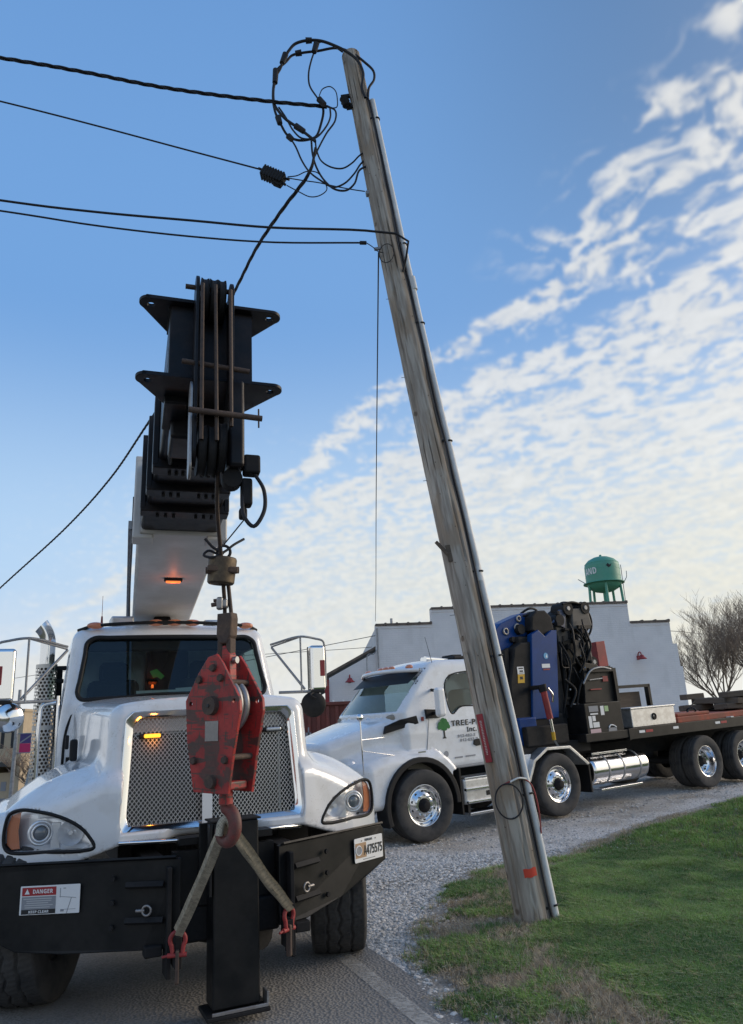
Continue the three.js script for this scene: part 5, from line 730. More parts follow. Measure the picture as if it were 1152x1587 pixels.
  P('cab_interior', [bx(-0.85, 0.85, 1.5, 1.82, -0.15, 0.2, 0.05), bx(0.2, 0.7, 1.3, 2.15, -1.6, -1.4, 0.08), bx(-0.7, -0.2, 1.3, 2.15, -1.6, -1.4, 0.08), bx(-0.9, 0.9, 0.95, 1.3, -1.7, 0.0)], M.beige, body);
  { const vg = extr([[-0.40, 1.545], [-0.37, 1.655], [-0.12, 1.735], [0.17, 1.775], [0.20, 1.66]], 0.05, 0.004); vg.rotateY(Math.PI / 2); const vp = vg.attributes.position; for (let i = 0; i < vp.count; i++) vp.setX(i, vp.getX(i) + 0.018 + lerp(0.92, 0.66, clamp((vp.getZ(i) - 0.1) / 1.3))); vg.computeVertexNormals(); P('hood_intake', vg, M.trim, body); } P('cowl_panel', [side([[-0.35, 1.86], [-0.35, 1.72], [-0.62, 1.72], [-0.66, 1.8], [-0.60, 1.84]], 0.93, 1.0, 0.006)], M.trim, body);
  P('door_seam', [bar([0.995, 1.75, -0.40], [1.006, 1.25, -0.30], 0.008, 0.008), bar([1.006, 1.25, -0.30], [1.004, 0.98, -0.80], 0.008, 0.008), bar([1.004, 0.975, -0.8], [1.004, 0.985, -1.62], 0.008, 0.008), bar([1.003, 0.98, -1.62], [0.99, 1.85, -1.62], 0.008, 0.008)], M.inkGrey, body); P('door_handle', side([[-1.22, 1.27], [-1.24, 1.335], [-1.33, 1.35], [-1.40, 1.31], [-1.38, 1.25], [-1.28, 1.24]], 0.99, 1.02, 0.004), M.trim, body);
  const onDoor = (g, z, y, x = 1.003, m = 0) => at(g.rotateY(Math.PI / 2), x, y, z);
  P('door_lettering', [onDoor(text('TREE-PR', 0.085, 0.60, 0.002), -1.12, 1.615, 1.0), onDoor(text('Inc.', 0.075, 0.2, 0.002), -1.22, 1.505, 1.003)], M.ink, body); P('phone_numbers', [onDoor(text('812-482-2', 0.045, 0.36, 0.002), -1.10, 1.415, 1.006), onDoor(text('812-633-7', 0.045, 0.36, 0.002), -1.14, 1.35, 1.007)], M.inkGrey, body);
  P('tree_logo_crown', [[0, 0.05, 0.062], [-0.055, 0.01, 0.052], [0.06, 0.005, 0.055], [-0.015, -0.03, 0.05], [0.095, -0.025, 0.034], [-0.085, -0.03, 0.034], [0.035, 0.055, 0.045], [0.03, -0.05, 0.035]].map(([x, y, r], i) => onDoor(new THREE.CylinderGeometry(r, r, 0.002 + 0.0006 * i, 9).rotateX(Math.PI / 2).translate(x, y, 0.001), -0.66, 1.60)), M.treeGreen, body); P('tree_logo_trunk', onDoor(extr([[-0.04, -0.20], [0.04, -0.20], [0.018, -0.17], [0.014, -0.08], [-0.012, -0.08], [-0.014, -0.17]], 0.002), -0.66, 1.60), M.ink, body);
  P('door_badge', [onDoor(new THREE.CircleGeometry(0.045, 24), -0.66, 1.17, 1.009)], M.inkGrey, body); P('door_print', [onDoor(box(0.16, 0.022, 0.002), -0.90, 1.10, 1.008), onDoor(box(0.20, 0.02, 0.002), -1.14, 1.105, 1.008)], M.inkGrey, body); P('hood_badge', onDoor(box(0.05, 0.06, 0.004), -0.28, 1.72, 0.985), M.redPlain, body);
  P('fender_badge', onDoor(box(0.14, 0.022, 0.008), -0.12, 1.245, 1.115), M.chrome, body); P('fender_lamp', box(0.012, 0.035, 0.11, 1.10, 0.78, 0.86, 0.004), M.amberLens, body);
  P('mirror', [box(0.11, 0.44, 0.17, 1.24, 1.95, -0.45, 0.05)], M.paint, body); P('mirror_stalk', [bar([0.93, 1.8, -0.5], [1.2, 1.78, -0.47], 0.05, 0.04), bar([0.9, 2.15, -0.55], [1.2, 2.12, -0.47], 0.04, 0.03)], M.trim, body);
  P('hood_mirror', [tube([[1.04, 0.98, 0.88], [1.10, 1.2, 0.92], [1.10, 1.78, 0.92]], 0.009, 20), rod([1.1, 1.5, 0.92], [0.9, 1.5, 0.4], 0.007), rod([1.1, 1.35, 0.92], [1.03, 1.22, 0.25], 0.007), new THREE.SphereGeometry(0.055, 16, 12).scale(0.6, 1, 1).translate(1.10, 1.81, 0.92)], M.chrome, body);
  P('headlamp', new THREE.SphereGeometry(1, 16, 12).scale(0.09, 0.10, 0.2).translate(0.82, 1.16, 1.05), M.lens, body);
  // wheel flare
  const fl = []; for (let i = 0; i <= 22; i++) { const a = lerp(-0.35, Math.PI + 0.05, i / 22); fl.push([Math.cos(a) * 0.68 - 0.06, 0.5 + Math.sin(a) * 0.68]); } for (let i = 22; i >= 0; i--) { const a = lerp(-0.35, Math.PI + 0.05, i / 22); fl.push([Math.cos(a) * 0.60 - 0.06, 0.5 + Math.sin(a) * 0.60]); }
  P('wheel_flare', side(fl, 0.88, 1.17, 0.012), M.trim, T2); P('mud_flap', bx(0.7, 1.14, 0.28, 0.95, -0.80, -0.77), M.trim, T2);
  // steps and tanks
  P('step_tank', [bx(0.72, 1.10, 0.40, 0.80, -2.25, -0.86, 0.06)], M.plateAlu, T2); PS('step', [bx(0.8, 1.14, 0.60, 0.645, -2.2, -0.88, 0.012), bx(0.85, 1.14, 0.42, 0.46, -2.2, -0.9, 0.012), bx(0.85, 1.16, 0.25, 0.295, -2.2, -0.9, 0.012), bx(0.9, 1.12, 0.775, 0.80, -2.2, -0.88, 0.01)], M.alloy, T2); P('tank_badge', bx(1.10, 1.105, 0.50, 0.57, -1.42, -1.30), M.trim, T2); P('step_bracket', [bx(0.85, 1.05, 0.27, 0.42, -1.0, -0.95), bx(0.85, 1.05, 0.27, 0.42, -2.1, -2.05)], M.trim, T2);
  const tz = [-3.78, -5.3]; P('fuel_tank', [toZ(lathe([[0, 0], [0.22, 0], [0.25, 0.03], [0.255, 0.08], [0.255, 1.44], [0.25, 1.49], [0.22, 1.52], [0, 1.52]], 36)).translate(0.86, 0.60, -5.3)], M.alloy, T2); PS('tank_band', [-4.2, -4.6, -5.05].map((z) => toZ(lathe([[0.2555, 0], [0.262, 0.003], [0.262, 0.037], [0.2555, 0.04]], 36)).translate(0.86, 0.6, z)), M.galv, T2); P('tank_step', [bx(0.95, 1.16, 0.27, 0.31, -4.95, -3.85, 0.01), bx(0.85, 1.0, 0.86, 0.90, -4.85, -3.9, 0.01)], M.alloy, T2);
  P('chassis_frame', [bx(-0.45, -0.33, 0.72, 1.0, -10.5, 1.0), bx(0.33, 0.45, 0.72, 1.0, -10.5, 1.0), bx(-0.6, 0.6, 0.55, 0.72, -4.5, -2.0), bx(-1, 1, 0.95, 1.15, -3.9, -1.9)], M.blackDusty, T2); PS('axle', [-2.82, -6.85, -8.2].map((z) => rod([-1, 0.5, z], [1, 0.5, z], 0.07)), M.blackDusty, T2); P('engine_block', bx(-0.5, 0.5, 0.6, 1.2, -0.6, 0.9), M.blackDusty, T2); P('front_bumper', [bx(-1.12, 1.12, 0.42, 0.74, 1.28, 1.42, 0.05)], M.chrome, T2);
  const wf = wheel(0.505, 0.38, 0.285); put(wf, T2, 1.02, 0.505, -0.06, -0.08); put(wf.clone(), T2, -1.02, 0.505, -0.06, Math.PI - 0.08); put(wf.clone(), T2, 1.02, 0.50, -2.82, 0); put(wf.clone(), T2, -1.02, 0.50, -2.82, Math.PI);
  const wr = wheel(0.49, 0.26, 0.285, { front: false, duals: true }); put(wr, T2, 1.10, 0.49, -6.88); for (const [x, z] of [[1.10, -8.2], [-1.10, -6.88], [-1.10, -8.2]]) put(wr.clone(), T2, x, 0.49, z, x > 0 ? 0 : Math.PI);
  const f2 = [[-2.13, 0.62], [-2.30, 0.93], [-2.62, 1.10], [-3.18, 1.085], [-3.42, 0.90], [-3.60, 0.76]]; { const o = f2.concat(f2.slice().reverse().map(([z, y]) => [lerp(z, -2.86, 0.07), lerp(y, 0.45, 0.07)])); P('quarter_fender', [side(o, 0.72, 1.2, 0.006)], M.plateAlu, T2); } P('fender_skirt', side([[-1.95, 0.62], [-1.95, 1.02], [-2.35, 1.02], [-2.18, 0.62]], 0.75, 1.1, 0.01), M.paint, T2); P('rear_flap', bx(0.75, 1.15, 0.28, 0.85, -3.64, -3.61), M.trim, T2);
  // crane
  const K = P('knuckle_crane', side([[-2.72, 1.55], [-2.95, 3.02], [-3.13, 3.10], [-3.28, 2.98], [-3.46, 3.09], [-3.60, 3.09], [-3.36, 1.55]], 0.74, 0.86, 0.012), M.blue, T2);
  P('crane_base', [bx(-1.05, 1.05, 1.12, 1.45, -3.35, -2.35, 0.03), bx(0.2, 0.84, 1.3, 1.62, -3.5, -2.3, 0.03)], M.blackDusty, K); P('base_plate', bx(0.3, 0.95, 1.12, 1.6, -2.72, -2.3, 0.03), M.blue, K); P('crane_shade_block', [bx(-0.3, 0.75, 1.2, 3.0, -3.7, -2.7, 0.05)], M.blackDusty, K);  // base darkened from blue for shade; tall dark block added as shade
  const P2 = [[-3.02, 3.10], [-3.07, 3.35], [-3.2, 3.46], [-3.43, 3.47], [-3.57, 3.35], [-3.6, 3.10], [-3.28, 3.0]]; P('column_head', side(P2, 0.35, 0.8, 0.03), M.blackDusty, K);
  P('knuckle_arm', [side([[-2.31, 3.13], [-2.46, 3.25], [-3.02, 3.44], [-3.24, 3.43], [-3.34, 3.26], [-3.06, 3.03], [-2.79, 2.86], [-2.56, 2.41], [-2.41, 2.24], [-2.29, 2.86]], 0.30, 0.62, 0.015)], M.blue, K);
  PS('arm_pin', [[-2.55, 3.10, 0.052], [-2.84, 3.17, 0.06], [-2.9, 3.33, 0.045]].map(([z, y, r]) => at(new THREE.TorusGeometry(r, 0.02, 10, 24).rotateY(Math.PI / 2), 0.63, y, z)), M.steel, K); PS('pin_boss', [rod([0.5, 3.13, -2.86], [0.72, 3.13, -2.86], 0.095, 0.09, 24), rod([0.5, 2.95, -2.66], [0.70, 2.95, -2.66], 0.05, 0.05)], M.blackDusty, K);
  P('control_cover', [side([[-2.53, 2.79], [-2.7, 2.88], [-3.0, 2.90], [-2.73, 1.30], [-2.3, 1.30], [-2.33, 2.18]], 0.55, 0.82, 0.03), side([[-2.33, 2.75], [-2.45, 2.80], [-2.42, 2.3], [-2.28, 2.1]], 0.66, 0.76, 0.02)], M.blackDusty, K);
  P('white_sticker', side([[-2.53, 2.33], [-2.53, 2.46], [-2.69, 2.46], [-2.69, 2.33]], 0.822, 0.826, 0.0005), M.white, K); P('yellow_sticker', side([[-2.51, 2.18], [-2.53, 2.328], [-2.69, 2.328], [-2.67, 2.18]], 0.822, 0.826, 0.0005), M.yellow, K); P('sticker_print', [bx(0.8265, 0.828, 2.42, 2.44, -2.67, -2.56), bx(0.8265, 0.828, 2.37, 2.395, -2.66, -2.58), bx(0.8265, 0.828, 2.345, 2.355, -2.67, -2.56), bx(0.8265, 0.828, 2.24, 2.29, -2.64, -2.57)], M.ink, K);
  P('round_emblem', rod([0.86, 2.63, -3.23], [0.866, 2.63, -3.23], 0.055, 0.055, 24), std({ color: lin(0.10, 0.36, 0.62), roughness: 0.5 }), K); P('emblem_mark', extr([[-0.015, -0.03], [0.02, 0.035], [0.03, -0.03]], 0.002).rotateY(Math.PI / 2).translate(0.867, 2.63, -3.23), M.white, K); P('name_plate', [bx(0.86, 0.865, 2.42, 2.49, -3.30, -3.10)], M.white, K); P('name_plate_line', bx(0.86, 0.867, 2.38, 2.405, -3.28, -3.12), M.redPlain, K);
  P('support_cylinder', [rod([1.12, 2.02, -2.80], [1.13, 1.55, -2.86], 0.055, 0.055, 18)], M.redPlain, K); P('cylinder_head', [rod([1.1, 2.12, -2.79], [1.12, 2.0, -2.8], 0.08, 0.07, 16), bx(0.85, 1.1, 2.05, 2.12, -2.86, -2.74, 0.01)], M.blackDusty, K); P('cylinder_rod', [rod([1.13, 1.56, -2.86], [1.13, 1.30, -2.885], 0.03), tube([[1.15, 2.06, -2.88], [1.17, 1.95, -2.95], [1.15, 1.82, -2.95]], 0.02, 16)], M.chrome, K); P('cylinder_band', [rod([1.13, 1.33, -2.885], [1.13, 1.20, -2.89], 0.034)], M.yellow, K); P('cylinder_foot', bar([1.13, 1.2, -2.89], [1.15, 1.06, -2.97], 0.03, 0.03), M.steel, K);
  P('folded_boom', [side([[-3.74, 3.1], [-3.95, 3.45], [-4.16, 3.57], [-4.45, 3.60], [-4.62, 3.5], [-4.72, 3.1], [-4.76, 2.6], [-4.6, 2.3], [-4.3, 2.2], [-4.0, 1.5], [-3.6, 1.3]], 0.25, 0.52, 0.03)], M.blackDusty, K);
  P('boom_section', [side([[-4.18, 3.12], [-4.22, 3.52], [-4.68, 3.55], [-4.75, 3.2], [-4.62, 3.1]], 0.50, 0.72, 0.03), side([[-4.2, 3.05], [-4.62, 3.02], [-4.68, 2.55], [-4.5, 2.42], [-4.15, 2.6]], 0.50, 0.68, 0.025), side([[-3.78, 3.2], [-4.0, 3.5], [-4.14, 3.46], [-4.1, 2.9], [-3.85, 2.7]], 0.50, 0.66, 0.03)], std({ map: mottled(512, 0.5, [0.032, 0.034, 0.037], [0.075, 0.07, 0.066], 0.4, 151, 0.3), roughness: 0.6 }), K);
  P('boom_panel', side([[-3.70, 3.25], [-3.92, 3.5], [-4.1, 3.5], [-4.0, 3.15]], 0.66, 0.70, 0.01), std({ color: lin(0.06, 0.075, 0.13), roughness: 0.5 }), K); P('boom_label', side([[-4.33, 2.92], [-4.33, 3.03], [-4.43, 3.03], [-4.43, 2.92]], 0.685, 0.69, 0.001), M.inkGrey, K);
  { const hs = [[[0.55, 3.44, -3.05], [0.62, 3.52, -3.2], [0.6, 3.50, -3.4], [0.55, 3.3, -3.56]], [[0.6, 3.38, -3.02], [0.7, 3.42, -3.25], [0.65, 3.38, -3.5]], [[0.5, 3.55, -4.62], [0.55, 3.5, -4.85], [0.55, 3.3, -4.93], [0.55, 3.1, -4.86], [0.5, 2.95, -4.74]], [[0.52, 3.5, -4.6], [0.58, 3.42, -4.78], [0.58, 3.25, -4.82], [0.52, 3.08, -4.74]], [[0.75, 2.35, -4.75], [0.85, 2.3, -4.3], [0.85, 2.1, -4.05], [0.8, 1.7, -3.9]], [[0.8, 2.2, -3.7], [0.88, 2.0, -3.85], [0.85, 1.7, -3.7]], [[0.72, 3.6, -4.0], [0.74, 3.64, -4.25], [0.7, 3.62, -4.5]], [[0.7, 2.9, -3.8], [0.8, 2.5, -3.9], [0.8, 2.1, -3.75], [0.75, 1.6, -3.6]], [[0.72, 2.8, -4.0], [0.8, 2.45, -4.15], [0.8, 2.2, -4.3]]]; hs.forEach((h) => P('hydraulic_hose', tube(h, 0.022, 24, 8), M.trim, K)); }
  { const r = rng(9), fit = []; for (let i = 0; i < 26; i++) fit.push(box(0.05 + 0.05 * r(), 0.04 + 0.06 * r(), 0.05 + 0.07 * r(), 0.62 + 0.14 * r(), 1.45 + 2.1 * r(), -3.72 - 0.75 * r(), 0.01)); P('valve_fittings', fit, M.blackDusty, K); const fm = []; for (let i = 0; i < 12; i++) { const y = 1.5 + 1.1 * r(), z = -3.75 - 0.6 * r(); fm.push(rod([0.72, y, z], [0.78 + 0.04 * r(), y + 0.05 * r(), z + 0.05], 0.016)); } P('bright_fittings', fm, M.steel, K); }
  PS('boom_cylinder', [rod([0.66, 1.75, -3.80], [0.62, 3.0, -3.95], 0.05), rod([0.60, 2.2, -4.12], [0.58, 3.35, -4.2], 0.045), rod([0.72, 2.45, -4.55], [0.70, 3.1, -4.5], 0.04)], M.trim, K);
  PS('cylinder_shaft', [rod([0.62, 2.98, -3.95], [0.60, 3.3, -4.0], 0.026), rod([0.72, 2.2, -4.57], [0.72, 2.46, -4.55], 0.024)], M.chrome, K);
  PS('pivot_head', [[3.52, -4.12, 0.13], [3.54, -4.60, 0.12], [3.3, -3.86, 0.11], [2.5, -4.62, 0.10], [1.62, -3.72, 0.10]].map(([y, z, r]) => rod([0.40, y, z], [0.74, y, z], r, r, 20)), M.blackDusty, K);
  PS('pivot_cap', [[3.52, -4.12], [3.54, -4.60], [2.5, -4.62]].map(([y, z]) => rod([0.74, y, z], [0.755, y, z], 0.045, 0.04, 16)), M.galv, K);
  PS('boom_web', [side([[-3.9, 2.9], [-4.15, 2.95], [-4.2, 2.2], [-4.0, 2.1]], 0.66, 0.69, 0.006), side([[-4.2, 2.5], [-4.6, 2.45], [-4.75, 2.32], [-4.3, 2.2]], 0.6, 0.8, 0.01), side([[-4.25, 2.62], [-4.55, 2.60], [-4.5, 2.53], [-4.3, 2.54]], 0.68, 0.74, 0.006), side([[-4.3, 3.2], [-4.65, 3.2], [-4.65, 3.13], [-4.3, 3.13]], 0.72, 0.76, 0.004)], M.black, K);
  { const hr = rng(33), hs = []; for (let i = 0; i < 16; i++) { const z = -3.62 - 1.0 * hr(), y = 1.7 + 1.3 * hr(), x = 0.74 + 0.12 * hr(); hs.push(tube([[x, y + 0.35, z], [x + 0.06, y + 0.2, z - 0.08 + 0.16 * hr()], [x + 0.05, y, z - 0.1 + 0.2 * hr()], [x, y - 0.3 * hr(), z - 0.15 + 0.3 * hr()]], 0.013 + 0.007 * hr(), 18, 6)); } PS('boom_hose', hs, M.trim, K); }
  PS('top_hose', [0, 1, 2, 3, 4].map((i) => tube([[0.45 + i * 0.06, 3.52, -4.75], [0.47 + i * 0.06, 3.66 - 0.01 * i, -4.5], [0.46 + i * 0.06, 3.67 - 0.012 * i, -4.25], [0.45 + i * 0.06, 3.5, -4.0]], 0.02, 24, 8)), M.trim, K);
  // body behind the crane
  P('winch_cover', side([[-5.23, 2.92], [-5.50, 2.94], [-5.52, 2.42], [-5.24, 2.39]], -0.1, 0.32, 0.01), M.redPlain, T2);
  P('operator_frame', [side([[-4.12, 2.33], [-4.87, 2.41], [-4.95, 1.72], [-4.04, 1.76]], 0.55, 0.90, 0.01), bx(0.9, 0.96, 2.30, 2.38, -4.85, -4.2), bx(0.9, 0.96, 1.75, 2.36, -4.93, -4.85)], M.black, T2); P('frame_rail', [tube([[0.95, 2.34, -4.8], [0.98, 2.38, -4.5], [0.98, 2.32, -4.2], [0.95, 2.1, -4.0]], 0.018, 24), rod([0.93, 2.16, -4.2], [0.93, 2.18, -4.55], 0.013)], M.galv, T2); P('frame_gauge', [bx(0.905, 0.92, 2.12, 2.22, -4.72, -4.58), bx(0.905, 0.93, 1.98, 2.0, -4.2, -4.5)], M.redPlain, T2);
  const bxo = P('deck_box', bx(0.55, 1.15, 1.17, 1.75, -4.68, -3.72, 0.012), M.black, T2, 'black deck box covered in stickers'); const st = (z0, z1, y0, y1, m) => P('sticker', bx(1.151, 1.154, y0, y1, z0, z1), m, bxo);
  st(-4.06, -3.82, 1.60, 1.70, M.inkGrey); st(-4.04, -3.84, 1.55, 1.575, M.white); st(-3.86, -3.78, 1.33, 1.53, M.white); st(-3.96, -3.88, 1.44, 1.53, M.white); st(-4.04, -3.88, 1.33, 1.42, M.white); st(-4.06, -3.79, 1.20, 1.305, std({ color: lin(0.6, 0.42, 0.44), roughness: 0.6 })); st(-4.21, -4.12, 1.53, 1.69, M.white); st(-4.33, -4.23, 1.59, 1.685, std({ color: lin(0.35, 0.5, 0.25), roughness: 0.6 })); st(-4.48, -4.26, 1.22, 1.30, M.inkGrey); P('swoosh', tube([[1.154, 1.30, -4.27], [1.155, 1.345, -4.33], [1.155, 1.33, -4.42], [1.154, 1.30, -4.47]], 0.012, 20), M.white, bxo);
  const D = P('flat_deck', [bx(-1.2, 1.2, 1.10, 1.24, -10.8, -3.6, 0.01), bx(1.14, 1.215, 1.06, 1.25, -10.8, -4.72, 0.006)], M.black, T2);
  for (const z of [-5.0, -6.0, -7.35, -8.6, -9.8]) P('reflector_white', bx(1.216, 1.219, 1.155, 1.20, z - 0.16, z), M.white, D); for (const z of [-5.19, -7.54, -9.99]) P('reflector_red', bx(1.216, 1.219, 1.155, 1.20, z - 0.2, z), M.inkRed, D);
  P('tool_box', [bx(0.65, 1.16, 1.255, 1.58, -6.2, -4.92, 0.012)], M.plateAlu, T2); P('tool_box_lid', bx(0.63, 1.18, 1.58, 1.61, -6.22, -4.9, 0.008), M.plateAlu, T2); P('box_latch', [at(new THREE.TorusGeometry(0.05, 0.014, 8, 20).rotateY(Math.PI / 2), 1.168, 1.42, -5.56), bx(1.16, 1.18, 1.37, 1.42, -5.6, -5.52)], M.blackDusty, T2);
  { const fr = P('headboard_frame', [bx(0.15, 0.25, 1.98, 2.04, -6.78, -5.7), bx(0.15, 0.25, 1.25, 2.04, -6.78, -6.71), bx(0.15, 0.25, 1.25, 2.04, -5.78, -5.70)], M.black, T2); P('crate_boards', [bx(-0.1, 0.1, 1.25, 1.9, -6.6, -5.8)], M.plank, fr); }
  P('red_deck_plate', [bx(-1.12, 1.12, 1.24, 1.36, -10.6, -6.3, 0.02), bx(0.2, 1.1, 1.36, 1.42, -7.4, -6.35, 0.02)], M.redDeck, T2); P('deck_ring', [at(new THREE.TorusGeometry(0.10, 0.02, 8, 20).scale(1, 0.5, 1), 0.9, 1.45, -7.1), bar([0.9, 1.38, -6.9], [0.9, 1.62, -7.25], 0.02, 0.02)], M.trim, T2); P('rail_strap', bx(1.0, 1.225, 1.25, 1.27, -8.0, -7.9), M.pvc, T2);
  for (const o of [K]) o.castShadow = true;
}
function toZ(g) { return g.rotateX(Math.PI / 2); }
{ // loose timber on the deck
  const r = rng(61); for (let i = 0; i < 13; i++) { const lay = i < 6 ? 0 : i < 11 ? 1 : 2, l = 0.4 + 0.55 * r(), m = P('timber_block', box(0.16 + 0.16 * r(), 0.12, l, 0, 0, 0, 0.012), M.plank); tag(m, 'rough brown timber block in the heap on the red flatbed', 'timber', 'heap of timber blocks on the flatbed'); m.position.copy(T2.localToWorld(V(0.75 - 0.22 * (i % 6) + 0.1 * r(), 1.455 + lay * 0.122, -9.0 + (r() - 0.5) * (0.9 - 0.25 * lay)))); m.rotation.order = 'YXZ'; m.rotation.set(2.1 * R + (r() - 0.5) * 0.05, (-57 + (r() - 0.5) * 60 + (lay === 1 ? 90 : 0)) * R, (r() - 0.5) * 0.08); }
  const pad = P('outrigger_pad', [box(0.9, 0.05, 0.9, 0, 0, 0, 0.02)], M.blackDusty); tag(pad, 'dark square outrigger pad lying under the timber on the flatbed', 'pad'); pad.position.copy(T2.localToWorld(V(0.3, 1.39, -9.3))); pad.rotation.order = 'YXZ'; pad.rotation.set(2.1 * R, -57 * R, 0);
}

// ---------------------------------------------------------------- white brick building and what stands beyond
{
  const b = thing('brick_building', 'long white painted brick building with stepped parapet behind the trucks', 'building', [-0.05, 0, -26]); b.rotation.y = -0.075;
  b.rotation.y = 0.075; const g0 = -0.6;
  P('wall', [extr([[0, g0], [10.62, g0], [10.62, 4.88], [9.16, 4.88], [9.16, 5.60], [2.0, 5.60], [2.0, 5.08], [0, 5.08]], 0.35, 0).translate(0, 0, -0.35), bx(0, 0.3, g0, 5.0, -14, -0.36), bx(10.3, 10.62, g0, 4.8, -14, -0.36), bx(0.3, 10.3, 4.2, 4.4, -14, -0.36)], M.brickWhite, b);
  const tiles = (x0, x1, y) => { const n = Math.round((x1 - x0) / 0.42), w = (x1 - x0) / n; for (let i = 0; i < n; i++) { const k = h2(i, Math.round(y * 10), 9); P('coping_tile', [box(w - 0.02, 0.075, 0.46, x0 + (i + 0.5) * w, y + 0.036 + 0.008 * k, -0.17, 0.015), box(0.09, 0.11, 0.48, x0 + (i + 1) * w - 0.03, y + 0.05, -0.17, 0.03)], M.coping, b); } };
  tiles(0, 2.0, 5.08); tiles(2.0, 9.16, 5.60); tiles(9.16, 10.62, 4.88);
  P('parapet_flashing', [bx(2.0, 9.16, 5.50, 5.56, 0.002, 0.02), bx(0, 2.0, 4.98, 5.04, 0.002, 0.02), bx(9.16, 10.62, 4.78, 4.84, 0.002, 0.02)], M.brickWhite, b);
  P('vent_pipe', rod([0.7, 5.0, -1.2], [0.7, 5.5, -1.2], 0.05), M.galv, b); PS('wall_anchor', [[7.6, 2.2], [5.3, 3.0]].map(([x, y]) => rod([x, y, 0], [x, y, 0.03], 0.04)), M.galv, b);
  P('buttress', [bx(10.62, 10.86, g0, 3.3, -0.5, 0.0), bx(10.62, 10.78, 3.3, 4.1, -0.5, 0.0)], M.brickWhite, b);
  P('brick_patch', [bx(8.9, 9.5, 3.15, 3.45, 0.0, 0.008), bx(1.3, 2.2, 3.6, 3.75, 0, 0.006)], M.brickWhite, b);
  P('conduit_run', [rod([0.06, 2.0, 0.04], [0.06, 5.0, 0.04], 0.025), tube([[0.06, 4.3, 0.06], [-0.1, 4.1, 0.1], [-0.3, 4.1, 0.12], [-0.34, 3.9, 0.1], [-0.3, 2.0, 0.1]], 0.018, 30)], M.galv, b);
  const lamp = (x, y, z, label) => { const l = thing('wall_lamp', label, 'lamp', [0, 0, 0], 'red gooseneck wall lamps'); l.position.copy(b.localToWorld(V(x, y, z))); l.rotation.y = b.rotation.y; P('goose_neck', tube([[0, 0.05, 0], [0, 0.2, 0.08], [0, 0.22, 0.25], [0, 0.1, 0.33]], 0.022, 20), M.redPlain, l); P('lamp_shade', lathe([[0.03, 0.1], [0.06, 0.09], [0.10, 0.02], [0.17, -0.04], [0.165, -0.05]].reverse(), 24).translate(0, 0.03, 0.33), Object.assign(M.redPlain.clone(), { side: THREE.DoubleSide }), l); P('wall_plate', box(0.1, 0.14, 0.03, 0, 0.05, 0.015, 0.01), M.redPlain, l); };
  b.updateMatrixWorld(true); lamp(9.28, 3.6, 0, 'red gooseneck lamp high on the white wall, right of the crane');
  const a = thing('lean_to', 'low white lean-to with dark sloping roof beside the white building', 'annex', [-0.05, 0, -26]); a.rotation.y = 0.075;
  P('wall', [extr([[-1.66, g0], [-0.003, g0], [-0.003, 4.2], [-1.66, 3.36]], 0.3, 0).translate(0, 0, -0.42), bx(-1.66, -1.4, g0, 3.3, -9, -0.43)], M.brickWhite, a);
  P('roof', [extr([[-1.95, 3.22], [-0.004, 4.22], [-0.004, 4.38], [-2.0, 3.36]], 9.0, 0).translate(0, 0, -9.2)], M.roofDark, a); P('corner_trim', bx(-1.80, -1.661, g0, 3.3, -0.5, -0.08), M.redPlain, a); P('fascia', extr([[-1.98, 3.30], [-0.006, 4.31], [-0.006, 4.40], [-2.02, 3.38]], 0.05, 0).translate(0, 0, -0.198), M.coping, a);
  lamp(-0.95, 3.2, -0.12, 'red gooseneck lamp on the lean-to wall, beside the truck mirror');
  const c = thing('waste_container', 'rust red ribbed steel container behind the crane truck mirror', 'container', [-2.6, 0, -23]);
  P('container_shell', [bx(-2.2, 1.70, 0.1, 2.38, -0.10, -0.06), bx(1.62, 1.70, 0.1, 2.38, -3, -0.06), bx(-2.2, 1.7, 0.05, 0.15, -3, -0.06)], M.container, c); for (let i = 0; i < 13; i++) P('rib', box(0.11, 2.2, 0.1, 1.58 - i * 0.28, 1.24, -0.03, 0.02), M.container, c); P('top_rail', [bx(-2.2, 1.74, 2.36, 2.46, -0.12, 0.04, 0.02), bx(1.64, 1.74, 2.36, 2.46, -3, -0.12, 0.02)], M.container, c); for (let i = 0; i < 4; i++) P('tarp_hook', box(0.05, 0.06, 0.06, 0.6 + i * 0.3, 2.48, 0, 0.01), M.white, c);
  P('stencil_mark', [bx(0.42, 0.46, 1.2, 1.75, 0.021, 0.024), bx(0.36, 0.52, 1.45, 1.6, 0.021, 0.024)], M.inkGrey, c);
  // water tower
  const w = thing('water_tower', 'green water tower with white letters rising above the white building', 'water tower', [26.9, 0, -86]); w.scale.set(0.89, 1, 0.89);
